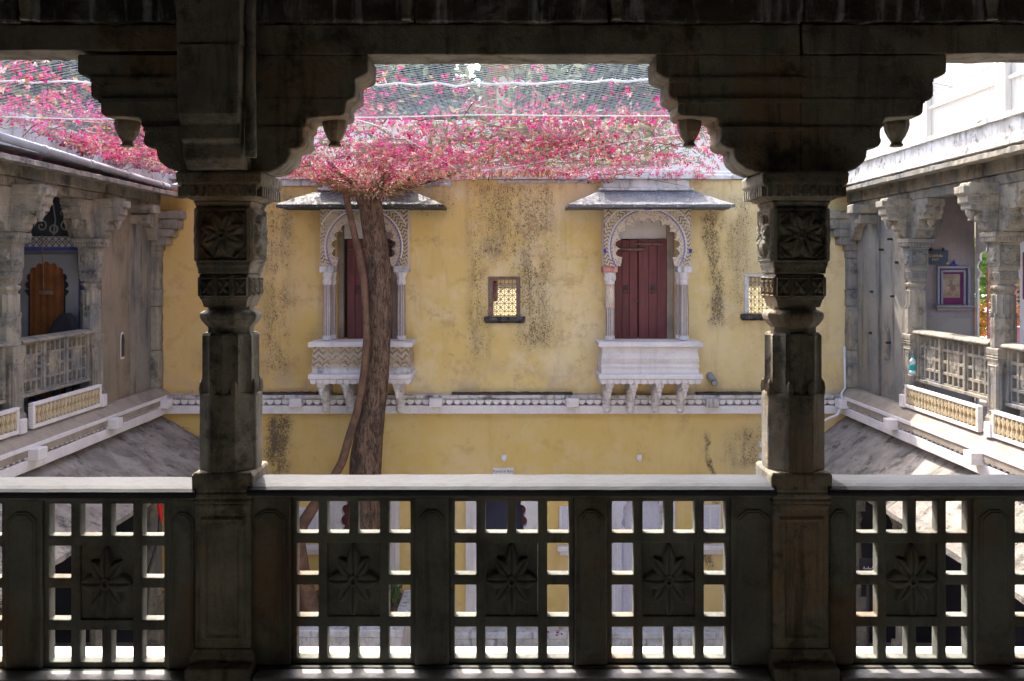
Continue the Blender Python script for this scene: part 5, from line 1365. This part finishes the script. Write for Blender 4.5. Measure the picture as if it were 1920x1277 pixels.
for i in range(1700):                   # trailing over the coping, thinning out to the right
    x = -1.9+3.4*rr.random()**1.5; y = rr.uniform(13.2, 13.9)
    if mnoise.noise(Vector((x*1.6, 2, 5)))+.35 < rr.random()*.8: continue
    dz = abs(rr.gauss(0, .07))*max(.15, 1-(x+1.9)/2.6)
    if rr.random() < .3: leafq(lv, Vector((x, y, netz(x, y)-.02-dz)), rr.uniform(.02, .04))
    else: bract(rr.choice((dry, dry, pale, fresh)), Vector((x, y, netz(x, y)-.01-dz)), rr.uniform(.015, .030), rr)
for i in range(260):    # dry hanging leaves under the blooms
    x, y = rr.uniform(-4.3, .6), rr.uniform(12.3, 13.9); z = netz(x, y); l = rr.uniform(.04, .13)
    lv.add([(x, y, z), (x+.012, y, z-l*.5), (x+rr.uniform(-.02, .02), y, z-l), (x-.012, y, z-l*.5)], [(0, 1, 2, 3)])
fresh.build('pink_blooms', M['bract'], tr, recalc=False)['kind'] = 'stuff'
pale.build('painted_sunlit_blooms', M['bract_pale'], tr, recalc=False)['kind'] = 'stuff'  # blooms whose pale colour stands in for sun highlights
dry.build('salmon_blooms', M['bract_dry'], tr, recalc=False)['kind'] = 'stuff'
o = lv.build('dry_leaves', M['leaf_dry'], tr, recalc=False); o['kind'] = 'stuff'
gl = MB()
for i in range(2400):
    y = rr.uniform(9.0, 12.5); x = rr.gauss(.9, .9) if i % 3 else rr.uniform(-4, 1.5)
    a = Vector((rr.gauss(0, 1), rr.gauss(0, 1), rr.gauss(0, .7))).normalized(); b = a.orthogonal().normalized(); s_ = rr.uniform(.03, .07)
    p = Vector((x, y, netz(x, y)+rr.uniform(.0, .22)))
    gl.add([tuple(p-a*s_), tuple(p+b*s_*.35), tuple(p+a*s_), tuple(p-b*s_*.35)], [(0, 1, 2, 3)])
gl.build('green_leaves', M['leaf'], tr, recalc=False)['kind'] = 'stuff'

# ---- net stretched over the courtyard
ne = thing('bird_net', 'white nylon net stretched over the courtyard under the pink flowers', 'net', (0, 10, NZ))
X0, X1, Y0, Y1 = -5.2, 3.25, 4.6, 13.9
def line(mb, p, d, rad0=.0012):
    # clip p + t d to the rectangle
    t0, t1 = -1e9, 1e9
    for q, dd, a, b in ((p[0], d[0], X0, X1), (p[1], d[1], Y0, Y1)):
        u, v = (a-q)/dd, (b-q)/dd
        t0, t1 = max(t0, min(u, v)), min(t1, max(u, v))
    if t1-t0 < .1: return
    n = max(2, int((t1-t0)/.3)); P = []
    for i in range(n+1):
        t = t0+(t1-t0)*i/n; x, y = p[0]+d[0]*t, p[1]+d[1]*t; P.append((x, y, netz(x, y)))
    V = []; Fc = []
    for i, (x, y, z) in enumerate(P):
        rad_ = rad0*(1 if y < 8.2 else .38); V += [(x-rad_, y, z-rad_*.6), (x+rad_, y, z-rad_*.6), (x, y, z+rad_)]
    for i in range(len(P)-1):
        for j in range(3): Fc.append((i*3+j, i*3+(j+1) % 3, i*3+3+(j+1) % 3, i*3+3+j))
    mb.add(V, Fc)
for sg2 in (-1, 1):
    m = MB(); al = math.radians(33)*sg2; d = (math.cos(al), math.sin(al)); sp = .052
    s_ = -20
    while s_ < 25:
        line(m, (0, s_), d); s_ += sp/math.cos(al)
    m.build('net_strands', M['net'], ne, recalc=False)['kind'] = 'stuff'
for (a, b, r_) in (((X0, 6.80), (X1, 6.86), .0085), ((X0, 8.17), (2.9, 8.2), .006), ((-1.55, 7.2), (-.75, 12.4), .005), ((2.6, 8.1), (-.9, 13.5), .004), ((X1, 4.7), (X1, 13.9), .006)):
    P = []
    for i in range(61):
        t = i/60; x, y = a[0]+(b[0]-a[0])*t, a[1]+(b[1]-a[1])*t; P.append((x+.008*math.sin(i*2.3), y+(.02*math.sin(i*1.7) if r_ > .008 else 0), netz(x, y)-.012+(.012*math.sin(i*2.9) if r_ > .008 else 0)))
    MB().tube(P, r_, 5).build('rope', M['rope'], ne)
m = MB()
for i in range(26):       # knots and loose thread along the gathered edge
    x = rr.uniform(-1.2, 1.2); y = 6.82
    m.tube([(x, y, netz(x, y)), (x+rr.uniform(-.05, .05), y, netz(x, y)-.03), (x+rr.uniform(-.09, .09), y+.03, netz(x, y)-rr.uniform(-.02, .06))], .003, 4)
m.build('loose_thread', M['rope'], ne)
m = MB()      # wrapping of net around the trunk head
for k in range(26):
    for sg2 in (-1, 1):
        P = []
        for i in range(9):
            t = i/8; a = 2*PI*k/26+sg2*t*1.1; r_ = .24+.42*(1-t)**1.4; P.append((HX+r_*math.cos(a), HY+.08+r_*math.sin(a), Z(372, 12.6)+.46*(1-t)**.9+.0))
        m.tube(P, .0022, 3)
m.build('trunk_wrap', M['net'], ne, recalc=False)

# ---- fallen petals: uncountable litter on roofs, ledges and bed
def litter(label, n, fnp, smin=.012, smax=.026):
    m = MB()
    for _ in range(n):
        x, y, z = fnp(); s_ = rr.uniform(smin, smax); a = rr.uniform(0, 6)
        d = Vector((math.cos(a), math.sin(a), rr.uniform(-.2, .2))); e = Vector((-math.sin(a), math.cos(a), rr.uniform(-.2, .4)))
        p = Vector((x, y, z+.012))
        m.add([tuple(p-d*s_), tuple(p+e*s_*.6), tuple(p+d*s_), tuple(p-e*s_*.6)], [(0, 1, 2, 3)])
    o = m.build('fallen_petals', M['bract'], recalc=False); tag(o, label, 'petals', kind='stuff'); return o
def on_roof(fn, ve, ze, pw, off=.012):
    def f():
        v = ve*rr.random()**pw; u = 14-rr.random()**1.2*8; zz = -2.16+(ze+2.16)*v/ve
        return (*fn(u, v, 0)[:2], zz+off)
    return f
litter('pink petals scattered over the left lower stone roof', 210, on_roof(lfn, .98, -2.74, .9, .016))
litter('few pink petals on the right lower stone roof', 14, on_roof(rfn, .75, -2.75, .9, .016))
litter('pink petals lying along the left gallery eave', 130, lambda: (*lfn(14-rr.random()*5, .36-.1*rr.random()**2, 0)[:2], 1.135), .014, .026)
litter('pink petals on the string course of the yellow wall', 60, lambda: (rr.choice([rr.uniform(-3.6, -2.9), rr.uniform(-5, -4.6), rr.uniform(-2.9, 4)]) if rr.random() < .5 else rr.uniform(-3.5, -2.8), YF-rr.uniform(.02, .15), -1.835))
litter('pink petals in the planter bed', 200, lambda: (rr.uniform(xa+.15, xb-.1), rr.uniform(12.6, 13.85), zp+.01), .014, .03)
litter('pink petals on the platform front', 16, lambda: (rr.uniform(X(1010, 13.5), X(1070, 13.5)), rr.uniform(13.45, 13.64), -5.29), .02, .04)
pg = MB()
for i in range(160):
    x, y = rr.uniform(xb-.35, xb-.15), rr.uniform(13.2, 13.8)
    a = Vector((rr.gauss(0, .5), rr.gauss(0, .5), 1)).normalized(); b = a.orthogonal().normalized(); p = Vector((x, y, zp+rr.uniform(0, .22)))
    pg.add([tuple(p-a*.04), tuple(p+b*.02), tuple(p+a*.05), tuple(p-b*.02)], [(0, 1, 2, 3)])
tag(pg.build('planter_herbs', M['leaf'], recalc=False), 'small green herbs in the planter bed right of the trunk', 'plants', kind='stuff')
